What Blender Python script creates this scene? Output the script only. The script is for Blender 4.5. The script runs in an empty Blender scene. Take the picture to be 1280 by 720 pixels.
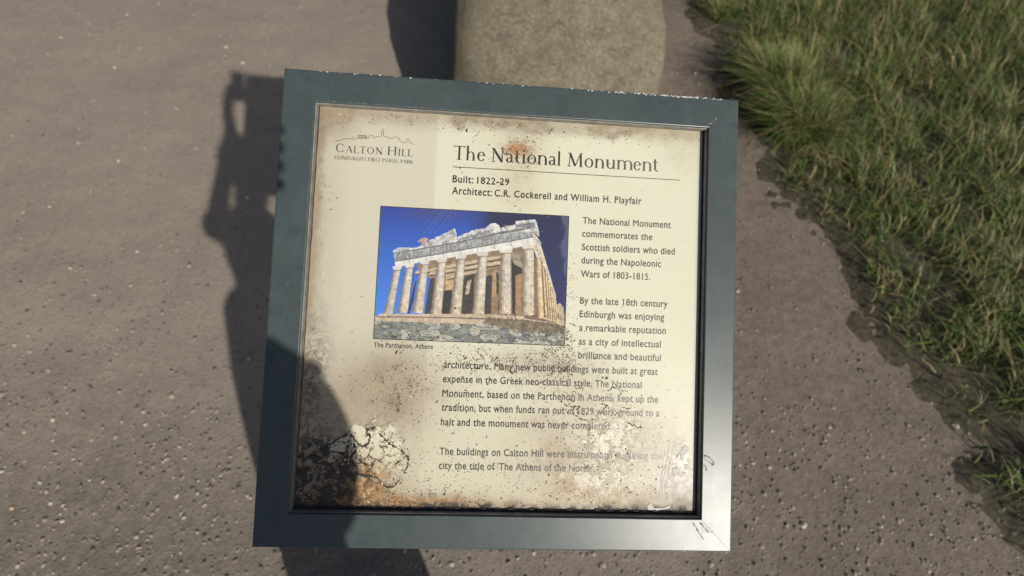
import bpy, bmesh, math, random
import numpy as np
from mathutils import Vector, Matrix, noise
random.seed(7); rng = np.random.default_rng(7)
S = bpy.context.scene
COL = S.collection
R = math.radians
TILT = R(25); HS = 1.12                      # sign face tilt and height of its centre above the ground
CT, ST = math.cos(TILT), math.sin(TILT)
SIGN = Matrix.Translation((0, 0, HS)) @ Matrix.Rotation(TILT, 4, 'X')

# ---------------------------------------------------------------- camera
cam_d = bpy.data.cameras.new('camera'); cam = bpy.data.objects.new('camera', cam_d); COL.objects.link(cam)
S.camera = cam
cam_d.sensor_width = 36; cam_d.lens = 541 / 1280 * 36
cam_d.clip_start = .005; cam_d.clip_end = 2000
CX, CY, CZ = Vector((.99747, .04092, .05806)), Vector((-.04361, .99799, .04592)), Vector((-.05606, -.04834, .99726))
m = Matrix.Identity(4)
for i, v in enumerate((CX, CY, CZ)):
    for j in range(3): m[j][i] = v[j]
CAM_LOCAL = Vector((-.0246, .0026, .4825))
m.translation = CAM_LOCAL
cam.matrix_world = SIGN @ m
cam_d.dof.use_dof = True; cam_d.dof.focus_distance = .492; cam_d.dof.aperture_fstop = 3.6

# ---------------------------------------------------------------- sky, sun, exposure
SUN = Vector((.46867, -.69421, .54628)).normalized()
w = bpy.data.worlds.new('World'); S.world = w; w.use_nodes = True
nt = w.node_tree; bg = nt.nodes['Background']
sky = nt.nodes.new('ShaderNodeTexSky'); sky.sky_type = 'NISHITA'; sky.sun_disc = False
sky.sun_elevation = math.asin(SUN.z); sky.dust_density = 2.5; sky.sun_rotation = math.atan2(SUN.x, SUN.y)
nt.links.new(sky.outputs[0], bg.inputs[0]); bg.inputs[1].default_value = .068
sl = bpy.data.lights.new('sun', 'SUN'); so = bpy.data.objects.new('sun', sl); COL.objects.link(so)
sl.energy = 4.4; sl.angle = R(.8); sl.color = (1, .95, .86)
so.rotation_euler = SUN.to_track_quat('Z', 'Y').to_euler()
S.view_settings.view_transform = 'Standard'; S.view_settings.look = 'None'
S.view_settings.exposure = 0.0; S.view_settings.gamma = 1
S.render.engine = 'CYCLES'

# ---------------------------------------------------------------- helpers
def tag(o, label=None, cat=None, group=None, kind=None):
    for k, v in (('label', label), ('category', cat), ('group', group), ('kind', kind)):
        if v: o[k] = v
    return o
def mesh_obj(name, verts, faces, mat, parent=None, smooth=False):
    me = bpy.data.meshes.new(name); me.from_pydata([tuple(v) for v in verts], [], [tuple(f) for f in faces]); me.update()
    o = bpy.data.objects.new(name, me); COL.objects.link(o)
    if mat: me.materials.append(mat)
    if parent: o.parent = parent
    if smooth: me.polygons.foreach_set('use_smooth', [True] * len(me.polygons))
    return o
def bm_obj(name, bm, mat, parent=None, smooth=False):
    me = bpy.data.meshes.new(name); bm.to_mesh(me); bm.free()
    o = bpy.data.objects.new(name, me); COL.objects.link(o)
    if mat: me.materials.append(mat)
    if parent: o.parent = parent
    if smooth: me.polygons.foreach_set('use_smooth', [True] * len(me.polygons))
    return o
def empty(name, loc=(0, 0, 0)):
    o = bpy.data.objects.new(name, None); COL.objects.link(o); o.location = loc; o.empty_display_size = .1
    return o
def box(bm, lo, hi, bevel=0):
    r = bmesh.ops.create_cube(bm, size=1)
    for v in r['verts']:
        for i in range(3): v.co[i] = lo[i] + (v.co[i] + .5) * (hi[i] - lo[i])
    if bevel:
        es = list({e for v in r['verts'] for e in v.link_edges})
        bmesh.ops.bevel(bm, geom=es, offset=bevel, segments=2, affect='EDGES')

class NT:
    """small wrapper for writing node materials"""
    def __init__(s, name):
        s.m = bpy.data.materials.new(name); s.m.use_nodes = True
        s.t = s.m.node_tree; s.b = s.t.nodes['Principled BSDF']
    def put(s, inp, v):
        if isinstance(v, bpy.types.NodeSocket): s.t.links.new(v, inp)
        elif v is not None: inp.default_value = v
    def n(s, kind, **kw):
        return s.t.nodes.new('ShaderNode' + kind)
    def obj(s): return s.n('TexCoord').outputs['Object']
    def attr(s, name):
        a = s.n('Attribute'); a.attribute_name = name; return a
    def noise(s, scale, detail=4, rough=.55, vec=None, dist=0):
        a = s.n('TexNoise'); s.put(a.inputs['Scale'], scale); s.put(a.inputs['Detail'], detail)
        s.put(a.inputs['Roughness'], rough); s.put(a.inputs['Distortion'], dist)
        s.put(a.inputs['Vector'], vec if vec else s.obj()); return a.outputs['Fac']
    def voro(s, scale, feature='F1', vec=None, out='Distance', rnd=1):
        a = s.n('TexVoronoi'); a.feature = feature; s.put(a.inputs['Scale'], scale); s.put(a.inputs['Randomness'], rnd)
        s.put(a.inputs['Vector'], vec if vec else s.obj()); return a.outputs[out]
    def ramp(s, f, a, b, lo=0., hi=1.):
        r = s.n('MapRange'); s.put(r.inputs[0], f); s.put(r.inputs[1], a); s.put(r.inputs[2], b)
        s.put(r.inputs[3], lo); s.put(r.inputs[4], hi); return r.outputs[0]
    def math(s, op, a, b=None, clamp=False):
        r = s.n('Math'); r.operation = op; r.use_clamp = clamp
        s.put(r.inputs[0], a); s.put(r.inputs[1], b); return r.outputs[0]
    def mul(s, a, b): return s.math('MULTIPLY', a, b, True)
    def mix(s, f, a, b, blend='MIX'):
        r = s.n('Mix'); r.data_type = 'RGBA'; r.blend_type = blend
        ins = [i for i in r.inputs if i.type == 'RGBA']
        s.put(r.inputs[0], f)
        for i, v in zip(ins, (a, b)):
            s.put(i, v if isinstance(v, bpy.types.NodeSocket) else (*v, 1))
        return [o for o in r.outputs if o.type == 'RGBA'][0]
    def crgb(s, f, stops):
        r = s.n('ValToRGB'); e = r.color_ramp.elements
        while len(e) < len(stops): e.new(.5)
        for i, (p, c) in enumerate(stops): e[i].position = p; e[i].color = (*c, 1)
        s.put(r.inputs[0], f); return r.outputs[0]
    def bump(s, h, dist, strength=1, normal=None):
        b = s.n('Bump'); s.put(b.inputs['Height'], h); b.inputs['Distance'].default_value = dist
        b.inputs['Strength'].default_value = strength
        if normal: s.put(b.inputs['Normal'], normal)
        return b.outputs[0]
    def done(s, color=None, rough=None, normal=None, **kw):
        s.put(s.b.inputs['Base Color'], color if isinstance(color, bpy.types.NodeSocket) or color is None else (*color, 1))
        s.put(s.b.inputs['Roughness'], rough); s.put(s.b.inputs['Normal'], normal)
        for k, v in kw.items(): s.put(s.b.inputs[k.replace('_', ' ')], v)
        return s.m

# ---------------------------------------------------------------- materials
def m_ground():
    n = NT('gritty_path')
    f = n.noise(26, 6, .7); big = n.noise(1.3, 4); mid = n.noise(7, 5, .6); tiny = n.noise(160, 4, .7)
    c = n.mix(n.ramp(big, .35, .7), (.250, .205, .160), (.305, .252, .200))
    c = n.mix(n.ramp(mid, .35, .75, 0, .55), c, (.195, .162, .130))
    c = n.mix(n.ramp(f, .42, .62, 0, .6), c, (.30, .25, .20))
    v = n.voro(95); vc = n.voro(95, out='Color')
    c = n.mix(n.mul(n.ramp(v, .22, .38, 1, 0), .55), c, n.mix(n.ramp(vc, .3, .9), (.18, .15, .125), (.33, .285, .24)))
    c = n.mix(n.ramp(tiny, .35, .5, .3, 0), c, (.07, .06, .052))
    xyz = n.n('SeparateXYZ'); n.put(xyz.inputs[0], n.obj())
    near_dark = n.ramp(n.math('ADD', xyz.outputs[1], n.math('MULTIPLY', big, .9)), -.1, .9, 1, 0)      # darker, grittier surface on the reader's side
    c = n.mix(n.mul(near_dark, .75), c, n.mix(n.ramp(f, .35, .65), (.075, .060, .048), (.165, .138, .112)))
    earthy = n.ramp(n.math('ADD', xyz.outputs[0], n.math('MULTIPLY', mid, .5)), .85, 1.25)        # trodden brown soil by the verge
    c = n.mix(n.mul(earthy, .8), c, n.mix(n.ramp(f, .35, .65), (.095, .070, .050), (.17, .135, .103)))
    h = n.math('ADD', n.ramp(v, 0, .5, 1, 0), n.math('ADD', n.math('MULTIPLY', f, 1.4), n.math('MULTIPLY', mid, 2.)))
    return n.done(c, n.ramp(f, .3, .7, .75, .95), n.bump(h, .0028, .5))
def m_stone():
    n = NT('worn_stone')
    f = n.noise(14, 8, .72); big = n.noise(3.2, 5, .6); g = n.noise(70, 5, .7); v = n.voro(55); v2 = n.voro(150)
    c = n.mix(n.ramp(big, .35, .68), (.110, .093, .064), (.155, .131, .093))
    c = n.mix(n.ramp(f, .4, .66, 0, .75), c, (.20, .17, .122))
    c = n.mix(n.ramp(f, .36, .46, .6, 0), c, (.085, .075, .055))
    c = n.mix(n.ramp(g, .5, .66, 0, .7), c, (.27, .235, .165))
    c = n.mix(n.ramp(g, .34, .44, .6, 0), c, (.075, .066, .05))
    c = n.mix(n.ramp(v, .08, .2, .55, 0), c, (.33, .29, .22))
    moss_shade = n.mul(n.ramp(n.noise(6, 5, .65), .52, .66), .25)
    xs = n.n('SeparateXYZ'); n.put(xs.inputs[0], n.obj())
    moss_shade = n.math('MAXIMUM', moss_shade, n.mul(n.ramp(xs.outputs[0], -.22, .0, 1, 0), n.ramp(f, .35, .6, .2, .9)))      # left flank's shade and moss put into the colour
    c = n.mix(moss_shade, c, (.062, .056, .028))
    h = n.math('ADD', f, n.math('ADD', g, n.ramp(v2, 0, .4, .5, 0)))
    return n.done(c, .9, n.bump(h, .006, .7))
def m_frame():
    n = NT('dark_green_paint')
    f = n.noise(14, 5, .6); fine = n.noise(1500, 2, .5); sc = n.n('Mapping')
    n.put(sc.inputs[0], n.obj()); sc.inputs['Scale'].default_value = (18, 12, 18)
    streak = n.noise(3, 5, .7, sc.outputs[0])
    dust = n.ramp(n.noise(420, 4, .7), .60, .72)
    c = n.mix(n.ramp(f, .3, .7), (.046, .062, .063), (.062, .078, .079))
    c = n.mix(n.mul(n.ramp(streak, .5, .75), .5), c, (.062, .105, .105))
    c = n.mix(n.mul(dust, .4), c, (.16, .2, .19))
    c = n.mix(n.mul(n.ramp(n.noise(45, 4, .6), .60, .72), .55), c, (.02, .045, .05))
    rgh = n.math('ADD', n.ramp(f, .3, .7, .355, .375), n.ramp(streak, .4, .7, 0, .02))
    nb = n.bump(n.math('ADD', n.math('MULTIPLY', fine, 2.), n.math('MULTIPLY', n.noise(300, 3), .8)), .0001, .35)
    return n.done(c, rgh, nb, Specular_IOR_Level=.55)
def m_print():
    n = NT('weathered_print')
    tone = n.attr('tone').outputs['Color']
    sp = n.n('SeparateColor'); n.put(sp.inputs[0], n.attr('mask').outputs['Color'])
    grime, rust, flake = sp.outputs
    sp2 = n.n('SeparateColor'); n.put(sp2.inputs[0], n.attr('mask_b').outputs['Color'])
    pale, dark, _ = sp2.outputs
    n1 = n.noise(900, 5, .7); n2 = n.noise(110, 6, .65); n3 = n.noise(28, 5, .6); n4 = n.noise(2600, 2)
    c = n.mix(n.mul(n.ramp(n3, .35, .7), .16), tone, (.56, .50, .34))
    c = n.mix(n.mul(n.ramp(n2, .5, .75), .14), c, (.47, .42, .30))
    g = n.mul(grime, n.math('ADD', n.ramp(n2, .3, .65, .42, .78), n.ramp(n1, .45, .65, -.1, .5)))
    c = n.mix(g, c, n.mix(n.ramp(n3, .3, .7), (.17, .125, .085), (.30, .235, .165)))
    # pale milky patches where the film has lifted
    pf = n.mul(pale, n.ramp(n.noise(150, 6, .68, dist=.6), .47, .53))
    c = n.mix(n.mul(pf, .6), c, (.66, .62, .50))
    pd = n.mul(pale, n.ramp(n.noise(260, 6, .75, dist=1.2), .58, .63))
    c = n.mix(n.mul(pd, .8), c, (.22, .165, .115))
    # rust: warped blotches from near black through orange to pale ochre
    rr = n.crgb(n.noise(125, 8, .74, dist=1.2), [(.34, (.035, .018, .008)), (.45, (.19, .09, .03)), (.54, (.36, .19, .065)), (.62, (.52, .34, .15)), (.72, (.70, .58, .36))])
    c = n.mix(n.mul(rust, n.ramp(n.noise(90, 6, .7), .3, .55, .45, 1.)), c, rr)
    # cracking film
    wv = n.n('VectorMath'); wv.operation = 'MULTIPLY_ADD'
    nz = n.n('TexNoise'); n.put(nz.inputs['Scale'], 120); n.put(nz.inputs['Vector'], n.obj()); n.put(nz.inputs['Detail'], 3)
    n.put(wv.inputs[0], nz.outputs['Color']); wv.inputs[1].default_value = (.012, .012, 0); n.put(wv.inputs[2], n.obj())
    e1 = n.voro(75, 'DISTANCE_TO_EDGE', wv.outputs[0]); e2 = n.voro(210, 'DISTANCE_TO_EDGE', wv.outputs[0])
    ck = n.math('MAXIMUM', n.ramp(e1, .03, .06, 1, 0), n.mul(n.ramp(e2, .03, .08, 1, 0), n.ramp(n2, .5, .6)))
    ck = n.mul(n.mul(ck, flake), n.ramp(n.noise(60, 3), .42, .5))
    c = n.mix(n.mul(n.mul(flake, n.ramp(e1, .06, .1)), .35), c, (.72, .68, .50))
    c = n.mix(ck, c, (.03, .022, .015))
    # dark blotches, solid towards the bottom and lower left edges
    dk = n.mul(n.math('MULTIPLY', dark, 1.15, True), n.math('ADD', n.ramp(n.noise(95, 6, .62, dist=.7), .46, .56, 1., .1), n.ramp(dark, .8, 1., 0, .35)))
    c = n.mix(dk, c, n.mix(n.ramp(n1, .4, .6), (.026, .021, .018), (.075, .060, .048)))
    # fine pin-prick dots
    c = n.mix(n.mul(n.ramp(n.noise(1700, 3, .6), .66, .72), n.math('ADD', n.mul(grime, .8), .18)), c, (.16, .12, .085))
    h = n.math('ADD', n.math('MULTIPLY', ck, -2.), n.math('ADD', n.mul(pf, .6), n.math('MULTIPLY', n1, .12)))
    rg = n.math('ADD', .36, n.math('ADD', n.mul(grime, .3), n.mul(n.ramp(n2, .4, .7), .1)))
    return n.done(c, rg, n.bump(h, .0003, .6), Specular_IOR_Level=.35)
def m_ink():
    n = NT('faded_ink')
    wear = n.attr('wear').outputs['Fac']  # fading plus glare painted into the ink colour
    chip = n.mul(n.ramp(n.noise(700, 4, .7), .60, .66), n.math('ADD', n.mul(wear, .5), .06))
    c = n.mix(wear, (.035, .030, .026), (.19, .18, .15))
    c = n.mix(chip, c, (.45, .41, .31))
    return n.done(c, .35, None, Specular_IOR_Level=.42)
def m_attr(name, rough, att='tone', spec=.4, noise_amt=.0):
    n = NT(name); c = n.attr(att).outputs['Color']
    return n.done(c, rough, None, Specular_IOR_Level=spec)
def m_plain(name, c1, c2, rough, scale=60, metal=0, bumpd=.0, spec=.5):
    n = NT(name); f = n.noise(scale, 5, .6)
    return n.done(n.mix(n.ramp(f, .3, .7), c1, c2), rough, n.bump(f, bumpd) if bumpd else None, Metallic=metal, Specular_IOR_Level=spec)
def m_grass():
    n = NT('grass_blades'); a = n.attr('tone').outputs['Color']
    m = n.done(a, .5, None, Specular_IOR_Level=.3, Subsurface_Weight=0.)
    return m
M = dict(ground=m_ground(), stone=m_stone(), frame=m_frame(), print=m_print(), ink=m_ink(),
         picture=m_attr('printed_picture', .27, spec=.42), specks=m_attr('dirt_specks_tone', .7),
         rubber=m_plain('black_sealant', (.012, .011, .010), (.03, .027, .025), .55, 400, bumpd=.0003),
         seam=m_plain('filled_seam', (.025, .036, .038), (.06, .08, .082), .6, 150), trim=m_plain('dusty_trim', (.13, .125, .105), (.24, .23, .2), .7, 90), metal=m_plain('bare_metal', (.42, .43, .42), (.62, .62, .60), .8, 500, 0, spec=.2),
         crack=m_plain('crack_dark', (.02, .015, .01), (.06, .045, .03), .8, 700),
         scratch=m_plain('white_scratches', (.62, .61, .58), (.85, .84, .82), .7, 900, spec=.25), pale=m_plain('pale_film', (.46, .44, .41), (.62, .60, .56), .75, 500, spec=.2),
         curl=m_plain('torn_paint', (.02, .03, .032), (.22, .25, .25), .8, 260, spec=.15),
         grass=m_grass(), soil=m_plain('verge_soil', (.035, .028, .018), (.075, .062, .035), .95, 30, bumpd=.01), pebble=m_attr('pebbles_tone', .85),
         steel=m_plain('post_paint', (.02, .035, .035), (.035, .055, .055), .45, 20),
         jacket=m_plain('navy_fabric', (.02, .024, .04), (.035, .04, .06), .9, 200),
         trousers=m_plain('dark_denim', (.03, .035, .055), (.05, .06, .09), .9, 200),
         skin=m_plain('skin', (.50, .30, .21), (.56, .35, .25), .5, 30),
         hair=m_plain('brown_hair', (.03, .018, .010), (.07, .04, .02), .6, 90),
         shoe=m_plain('shoe_leather', (.02, .018, .016), (.04, .036, .03), .5, 60),
         phone=m_plain('phone_shell', (.01, .01, .012), (.02, .02, .022), .25, 20),
         glass=m_plain('lens_glass', (.01, .01, .02), (.02, .02, .03), .05, 20))

# traced wear and emblem lines on the panel, in millimetres from its centre
CRACKS= [[(-169.8, -137.8), (-165.1, -145.2), (-158.9, -152.7), (-153.7, -155.1), (-148.8, -152.4), (-146.6, -146.1), (-148.1, -142.3), (-151.3, -139.8), (-149.7, -136.0), (-144.7, -134.6), (-141.0, -133.2)], [(-168.1, -146.6), (-171.5, -151.7), (-169.9, -158.0), (-175.8, -164.4), (-179.7, -162.0), (-188.6, -160.9)], [(-164.0, -151.5), (-161.0, -160.3), (-166.9, -166.7), (-162.7, -174.2)], [(-158.0, -167.8), (-154.0, -172.8), (-148.9, -173.9)], [(-140.7, -185.1), (-131.4, -193.7), (-126.0, -198.6), (-117.2, -197.2), (-112.6, -189.6)], [(-160.9, -184.2), (-150.7, -186.5), (-140.5, -187.6)], [(-186.6, -152.1), (-180.6, -146.9), (-170.8, -142.9)], [(-201.0, -162.4), (-192.6, -156.0), (-186.6, -152.1)], [(-109.0, -160.4), (-103.6, -166.6), (-104.4, -175.5), (-107.8, -183.2)], [(-135.5, -142.0), (-130.2, -145.7), (-124.8, -151.9), (-116.9, -155.5), (-109.0, -160.4)], [(-143.7, -176.3), (-142.6, -172.5), (-139.4, -170.7)], [(-118.5, -173.3), (-111.1, -169.3)], [(-165.4, -170.5), (-170.3, -173.1), (-175.5, -170.7)], [(-216.4, -213.9), (-206.7, -211.2), (-198.8, -217.3), (-189.1, -214.7), (-181.5, -217.0)], [(-142.6, -173.8), (-143.6, -177.6)], [(-136.1, -153.4), (-129.7, -154.5)], [(-214.3, -167.7), (-204.5, -165.0), (-196.8, -168.6)], [(-205.8, -185.1), (-193.7, -179.8), (-181.0, -182.1)], [(71.2, -105.0), (77.9, -105.5), (79.6, -114.6), (86.4, -118.3), (95.9, -120.7), (98.8, -127.1), (96.3, -135.0)], [(77.9, -105.5), (82.6, -104.7), (87.3, -105.2)], [(111.6, -109.1), (116.9, -103.1), (110.0, -100.6)], [(120.3, -81.8), (128.4, -82.9), (131.2, -86.1), (140.8, -85.9)], [(134.5, -103.9), (141.3, -106.3), (145.4, -104.9)], [(140.4, -120.8), (145.9, -123.3), (154.1, -127.1), (158.2, -125.6)], [(67.1, -101.8), (71.2, -105.0)], [(117.7, -87.2), (121.7, -83.1)], [(60.6, -67.9), (65.9, -66.4), (72.3, -58.3)], [(129.3, -110.6), (126.7, -114.6)]]
SCR= [[(192.6, -135.4), (187.6, -171.5), (182.5, -198.5)], [(197.4, -139.8), (190.2, -182.7), (183.9, -211.8)], [(187.0, -146.8), (183.1, -176.1), (181.5, -205.2)], [(197.0, -171.4), (198.5, -216.1)], [(171.6, -183.1), (171.9, -212.0)], [(183.1, -176.1), (186.2, -209.6)], [(190.8, -158.0), (181.0, -187.4)], [(194.1, -196.1), (198.9, -204.9)]]
PEEL= [[(203.6, -152.1), (209.3, -145.2), (214.1, -147.3), (213.0, -153.0), (208.8, -155.3), (207.4, -164.4), (203.8, -161.1), (204.8, -155.4), (197.9, -162.3)], [(194.7, -172.5), (201.6, -170.1), (205.2, -173.4), (200.6, -176.9), (198.4, -181.4)], [(208.6, -167.7), (213.3, -166.5), (214.6, -172.1), (209.9, -173.3)], [(166.6, -214.3), (170.0, -210.9), (174.8, -216.4), (186.4, -215.8), (192.8, -212.8), (193.4, -216.6), (177.2, -219.1), (167.9, -218.3)], [(206.5, -176.8), (211.2, -175.6), (209.4, -181.2)]]
SKYL = [[(-204.1, 183.9), (-198.7, 184.9), (-194.3, 187.1), (-185.6, 187.9), (-183.0, 187.1), (-179.7, 188.5), (-179.1, 192.4), (-169.5, 192.4), (-168.9, 189.6), (-167.2, 189.0), (-166.1, 192.4), (-164.9, 193.2), (-162.4, 192.8), (-161.2, 190.5), (-157.3, 192.3), (-152.9, 193.0), (-153.0, 198.9), (-152.5, 199.4), (-151.9, 202.4), (-151.1, 199.0), (-150.4, 193.4), (-145.5, 192.0), (-139.9, 191.0), (-138.4, 194.0), (-136.7, 193.0), (-134.1, 192.7), (-132.3, 189.8), (-129.2, 187.3), (-124.5, 187.2), (-123.6, 191.6), (-121.8, 191.9), (-120.7, 187.9), (-116.4, 185.5)], [(-178.9, 188.8), (-169.3, 189.4)], [(-177.9, 192.2), (-177.6, 188.6)], [(-176.7, 192.2), (-176.5, 188.7)], [(-175.5, 192.2), (-175.3, 188.7)], [(-174.3, 192.2), (-174.1, 188.8)], [(-173.2, 192.3), (-173.0, 188.9)], [(-172.0, 192.3), (-171.8, 189.0)], [(-170.8, 192.3), (-170.6, 189.0)], [(-169.6, 192.3), (-169.5, 189.1)]]

# ---------------------------------------------------------------- ground
def terrain(x, y):
    near = math.exp(-((x * x + (y - 1) ** 2) / 60))
    return near * .012 * noise.fractal(Vector((x * 2.1, y * 2.1, 0)), 1, 2, 4) + .004 * noise.noise(Vector((x * 9, y * 9, 3)))
N = 220
t = np.linspace(-1, 1, N); gx = np.sign(t) * (np.abs(t) * 4 + np.abs(t) ** 7 * 240)
gv = [(x, y + 1, terrain(x, y + 1) if abs(x) < 12 and abs(y) < 12 else 0.) for y in gx for x in gx]
gf = [(j * N + i, j * N + i + 1, (j + 1) * N + i + 1, (j + 1) * N + i) for j in range(N - 1) for i in range(N - 1)]
tag(mesh_obj('ground', gv, gf, M['ground'], smooth=True), kind='structure')

def color_attr(me, name, cols, dom='POINT'):
    a = me.color_attributes.new(name, 'FLOAT_COLOR', dom)
    arr = np.ones((len(cols), 4), np.float32); arr[:, :3] = cols; a.data.foreach_set('color', arr.ravel())

# loose grit on the path
def scatter_stones(name, count, region, size, cols, squash=.6, keep=None):
    ico = bmesh.new(); bmesh.ops.create_icosphere(ico, subdivisions=1, radius=1)
    iv = np.array([v.co[:] for v in ico.verts]); fi = np.array([[v.index for v in f.verts] for f in ico.faces]); ico.free()
    V = []; F = []; C = []; k = 0
    while k < count:
        x = random.uniform(region[0], region[1]); y = random.uniform(region[2], region[3])
        if keep and not keep(x, y): k += 1; continue
        s = size * min(2.3, random.lognormvariate(0, .5))
        d = iv * (1 + rng.uniform(-.28, .28, (len(iv), 1))) * [s, s * random.uniform(.6, 1), s * squash]
        a = random.uniform(0, 6.28); ca, sa = math.cos(a), math.sin(a)
        d = np.stack([d[:, 0] * ca - d[:, 1] * sa, d[:, 0] * sa + d[:, 1] * ca, d[:, 2]], 1) + [x, y, terrain(x, y) + s * .2]
        F.append(fi + len(V) * len(iv)); V.append(d)
        c = np.array(random.choice(cols)) * random.uniform(.75, 1.2)
        C.append(np.tile(c, (len(iv), 1))); k += 1
    V = np.concatenate(V); F = np.concatenate(F); C = np.concatenate(C)
    o = mesh_obj(name, V, F, M['pebble']); color_attr(o.data, 'tone', C); return o
earth = [(.20, .165, .135), (.15, .125, .105), (.25, .21, .17), (.28, .24, .20), (.32, .28, .23), (.19, .165, .145)]
bright = [(.45, .41, .34), (.38, .34, .28), (.46, .38, .28), (.42, .39, .35), (.5, .34, .22)]
off_stone = lambda x, y: not (-.28 < x < .70 and .75 < y < 3.15)
tag(scatter_stones('loose_grit', 15000, (-2.6, 3.4, -.55, 3.1), .0029, earth, keep=off_stone), kind='stuff')
tag(scatter_stones('gravel_near_the_sign', 9000, (-2.4, 2.8, -.55, 1.1), .0034, earth, keep=lambda x, y: random.random() < min(1, max(0, 1 - (y + .3) / 1.3))), kind='stuff')
tag(scatter_stones('mixed_chippings', 1500, (-1.6, 2.0, -.55, .1), .0036, earth + bright[:3], squash=.45), kind='stuff')
tag(scatter_stones('pale_chippings', 260, (-2.6, 3.4, -.5, 3.1), .0055, bright, keep=off_stone), kind='stuff')

# ---------------------------------------------------------------- boulder
def boulder():
    bm = bmesh.new(); bmesh.ops.create_cube(bm, size=2)
    bmesh.ops.subdivide_edges(bm, edges=bm.edges[:], cuts=63, use_grid_fill=True)
    for v in bm.verts:
        p = v.co.copy()
        k = (abs(p.x) ** 9 + abs(p.y) ** 6 + abs(p.z) ** 7) ** (-1 / 7.3)
        p *= k
        yy = (p.y + 1) / 2
        y = 1.95 + p.y * 1.2
        hump = float(np.interp(y, (.7, 1.1, 1.3, 1.5, 1.68, 1.9, 2.2, 3.2), (.30, .35, .43, .57, .68, .72, .68, .58))) - .16 * (p.x > 0) * p.x
        x = .245 + p.x * .455 * (1 + .10 * (1 - (p.z + 1) / 2)); z = (p.z + 1) / 2 * hump - .03
        q = Vector((x, y, z))
        d = noise.fractal(q * 1.9, 1, 2, 3) * .03 + noise.fractal(q * 8, 1, 2, 3) * .010 + min(0, noise.noise(q * 5.5) + .15) * .03 + noise.noise(q * 26) * .0022 + noise.noise(q * 60) * .0012
        n_ = Vector((p.x * abs(p.x) ** 3, p.y * abs(p.y) ** 3, p.z * abs(p.z) ** 3)).normalized()
        v.co = q + n_ * d
    return bm
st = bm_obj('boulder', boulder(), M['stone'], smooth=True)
tag(st, 'big flat topped brown stone block on the path behind the sign', 'stone')
tag(scatter_stones('stone_chips', 1, (5, 5.1, 5, 5.1), .003, earth), kind='stuff') if False else None

# ---------------------------------------------------------------- grass
def grass_patch(name, count, sampler, hmin, hmax, lean, dry=.3):
    V = []; F = []; C = []; n = 0
    for _ in range(count):
        x, y, hs = sampler(); h = random.uniform(hmin, hmax) * hs
        a = random.uniform(0, 6.28); lx = math.cos(a) * .95 + lean[0]; ly = math.sin(a) * .95 + lean[1]
        bend = random.uniform(.25, 1.25); wd = random.choice((.0008, .0013, .0018, .0026, .0036))
        px, py = -math.sin(a) * wd, math.cos(a) * wd
        if random.random() < dry: c = np.array((.34, .27, .13)) * random.uniform(.6, 1.2)
        else: c = np.array((.075, .125, .028)) * random.uniform(.6, 1.6) + np.array((.03, .015, 0)) * random.random()
        z0 = terrain(x, y)
        for s in range(4):
            u = s / 3; r = bend * h * u * u; wz = (1 - u) ** .6 + .05
            bx, by, bz = x + lx * r, y + ly * r, z0 + h * (u - .35 * bend * u * u)
            V.append((bx - px * wz, by - py * wz, bz)); V.append((bx + px * wz, by + py * wz, bz))
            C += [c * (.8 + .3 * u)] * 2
        for s in range(3): F.append((n + 2 * s, n + 2 * s + 1, n + 2 * s + 3, n + 2 * s + 2))
        n += 8
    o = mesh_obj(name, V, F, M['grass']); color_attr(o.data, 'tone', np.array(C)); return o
def verge():
    while True:
        x = random.uniform(1.1, 5.5); y = random.uniform(-.5, 6.5)
        edge = 1.43 - .18 * max(0, y - 2.3) + .25 * max(0, 1.7 - y) + .05 * math.sin(y * 9) + .04 * math.sin(y * 23)
        if y > 4: edge = .95 + .05 * math.sin(y * 9)
        clump = noise.noise(Vector((x * 5, y * 5, 1)))
        if x > edge - .16 * random.random() ** 3 + .05 * noise.noise(Vector((x * 14, y * 14, 2))) and clump > -.35 + .25 * (random.random()): return x, y, .6 + .5 * min(1, (x - edge) * 4) + .3 * clump
tag(grass_patch('grass_verge', 105000, verge, .07, .2, (-.35, -.1)), kind='stuff')
def tuft(cx, cy, r):
    def f():
        a = random.uniform(0, 6.28); q = r * math.sqrt(random.random()); return cx + math.cos(a) * q, cy + math.sin(a) * q, 1
    return f
for i, (cx, cy, r, k) in enumerate(((1.37, 2.62, .06, 260), (1.28, 2.90, .07, 380), (1.50, 2.12, .08, 500), (1.56, 1.92, .13, 1500), (1.57, 1.62, .14, 1400))):
    o = grass_patch('grass_tuft', k, tuft(cx, cy, r), .08 if r < .1 else .2, .19 if r < .1 else .34, (-.3, -.2), .3)
    tag(o, kind='stuff')
V, F, C = [], [], []      # broad-leaved weeds and clover among the blades
for _ in range(2600):
    x, y, _h = verge(); z = terrain(x, y) + random.uniform(.02, .07); r_ = random.uniform(.005, .013); a = random.uniform(0, 6.28); tl = random.uniform(-.5, .5); k3 = random.choice((1, 3))
    for q in range(k3):
        ca, sa = math.cos(a + q * 2.09), math.sin(a + q * 2.09); b_ = len(V)
        for u_, v_ in ((0, 0), (.8, -.55), (1.7, -.5), (2.1, 0), (1.7, .5), (.8, .55)):
            V.append((x + r_ * (u_ * ca - v_ * sa), y + r_ * (u_ * sa + v_ * ca), z + r_ * (tl * u_ + .3 * abs(v_))))
        F.append(tuple(range(b_, b_ + 6))); C += [np.array(random.choice(((.06, .11, .03), (.09, .14, .045), (.16, .13, .06)))) * random.uniform(.7, 1.3)] * 6
o = mesh_obj('verge_weeds', V, F, M['grass']); color_attr(o.data, 'tone', np.array(C)); tag(o, kind='stuff')
sv = []; sf = []; ns = 230
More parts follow.
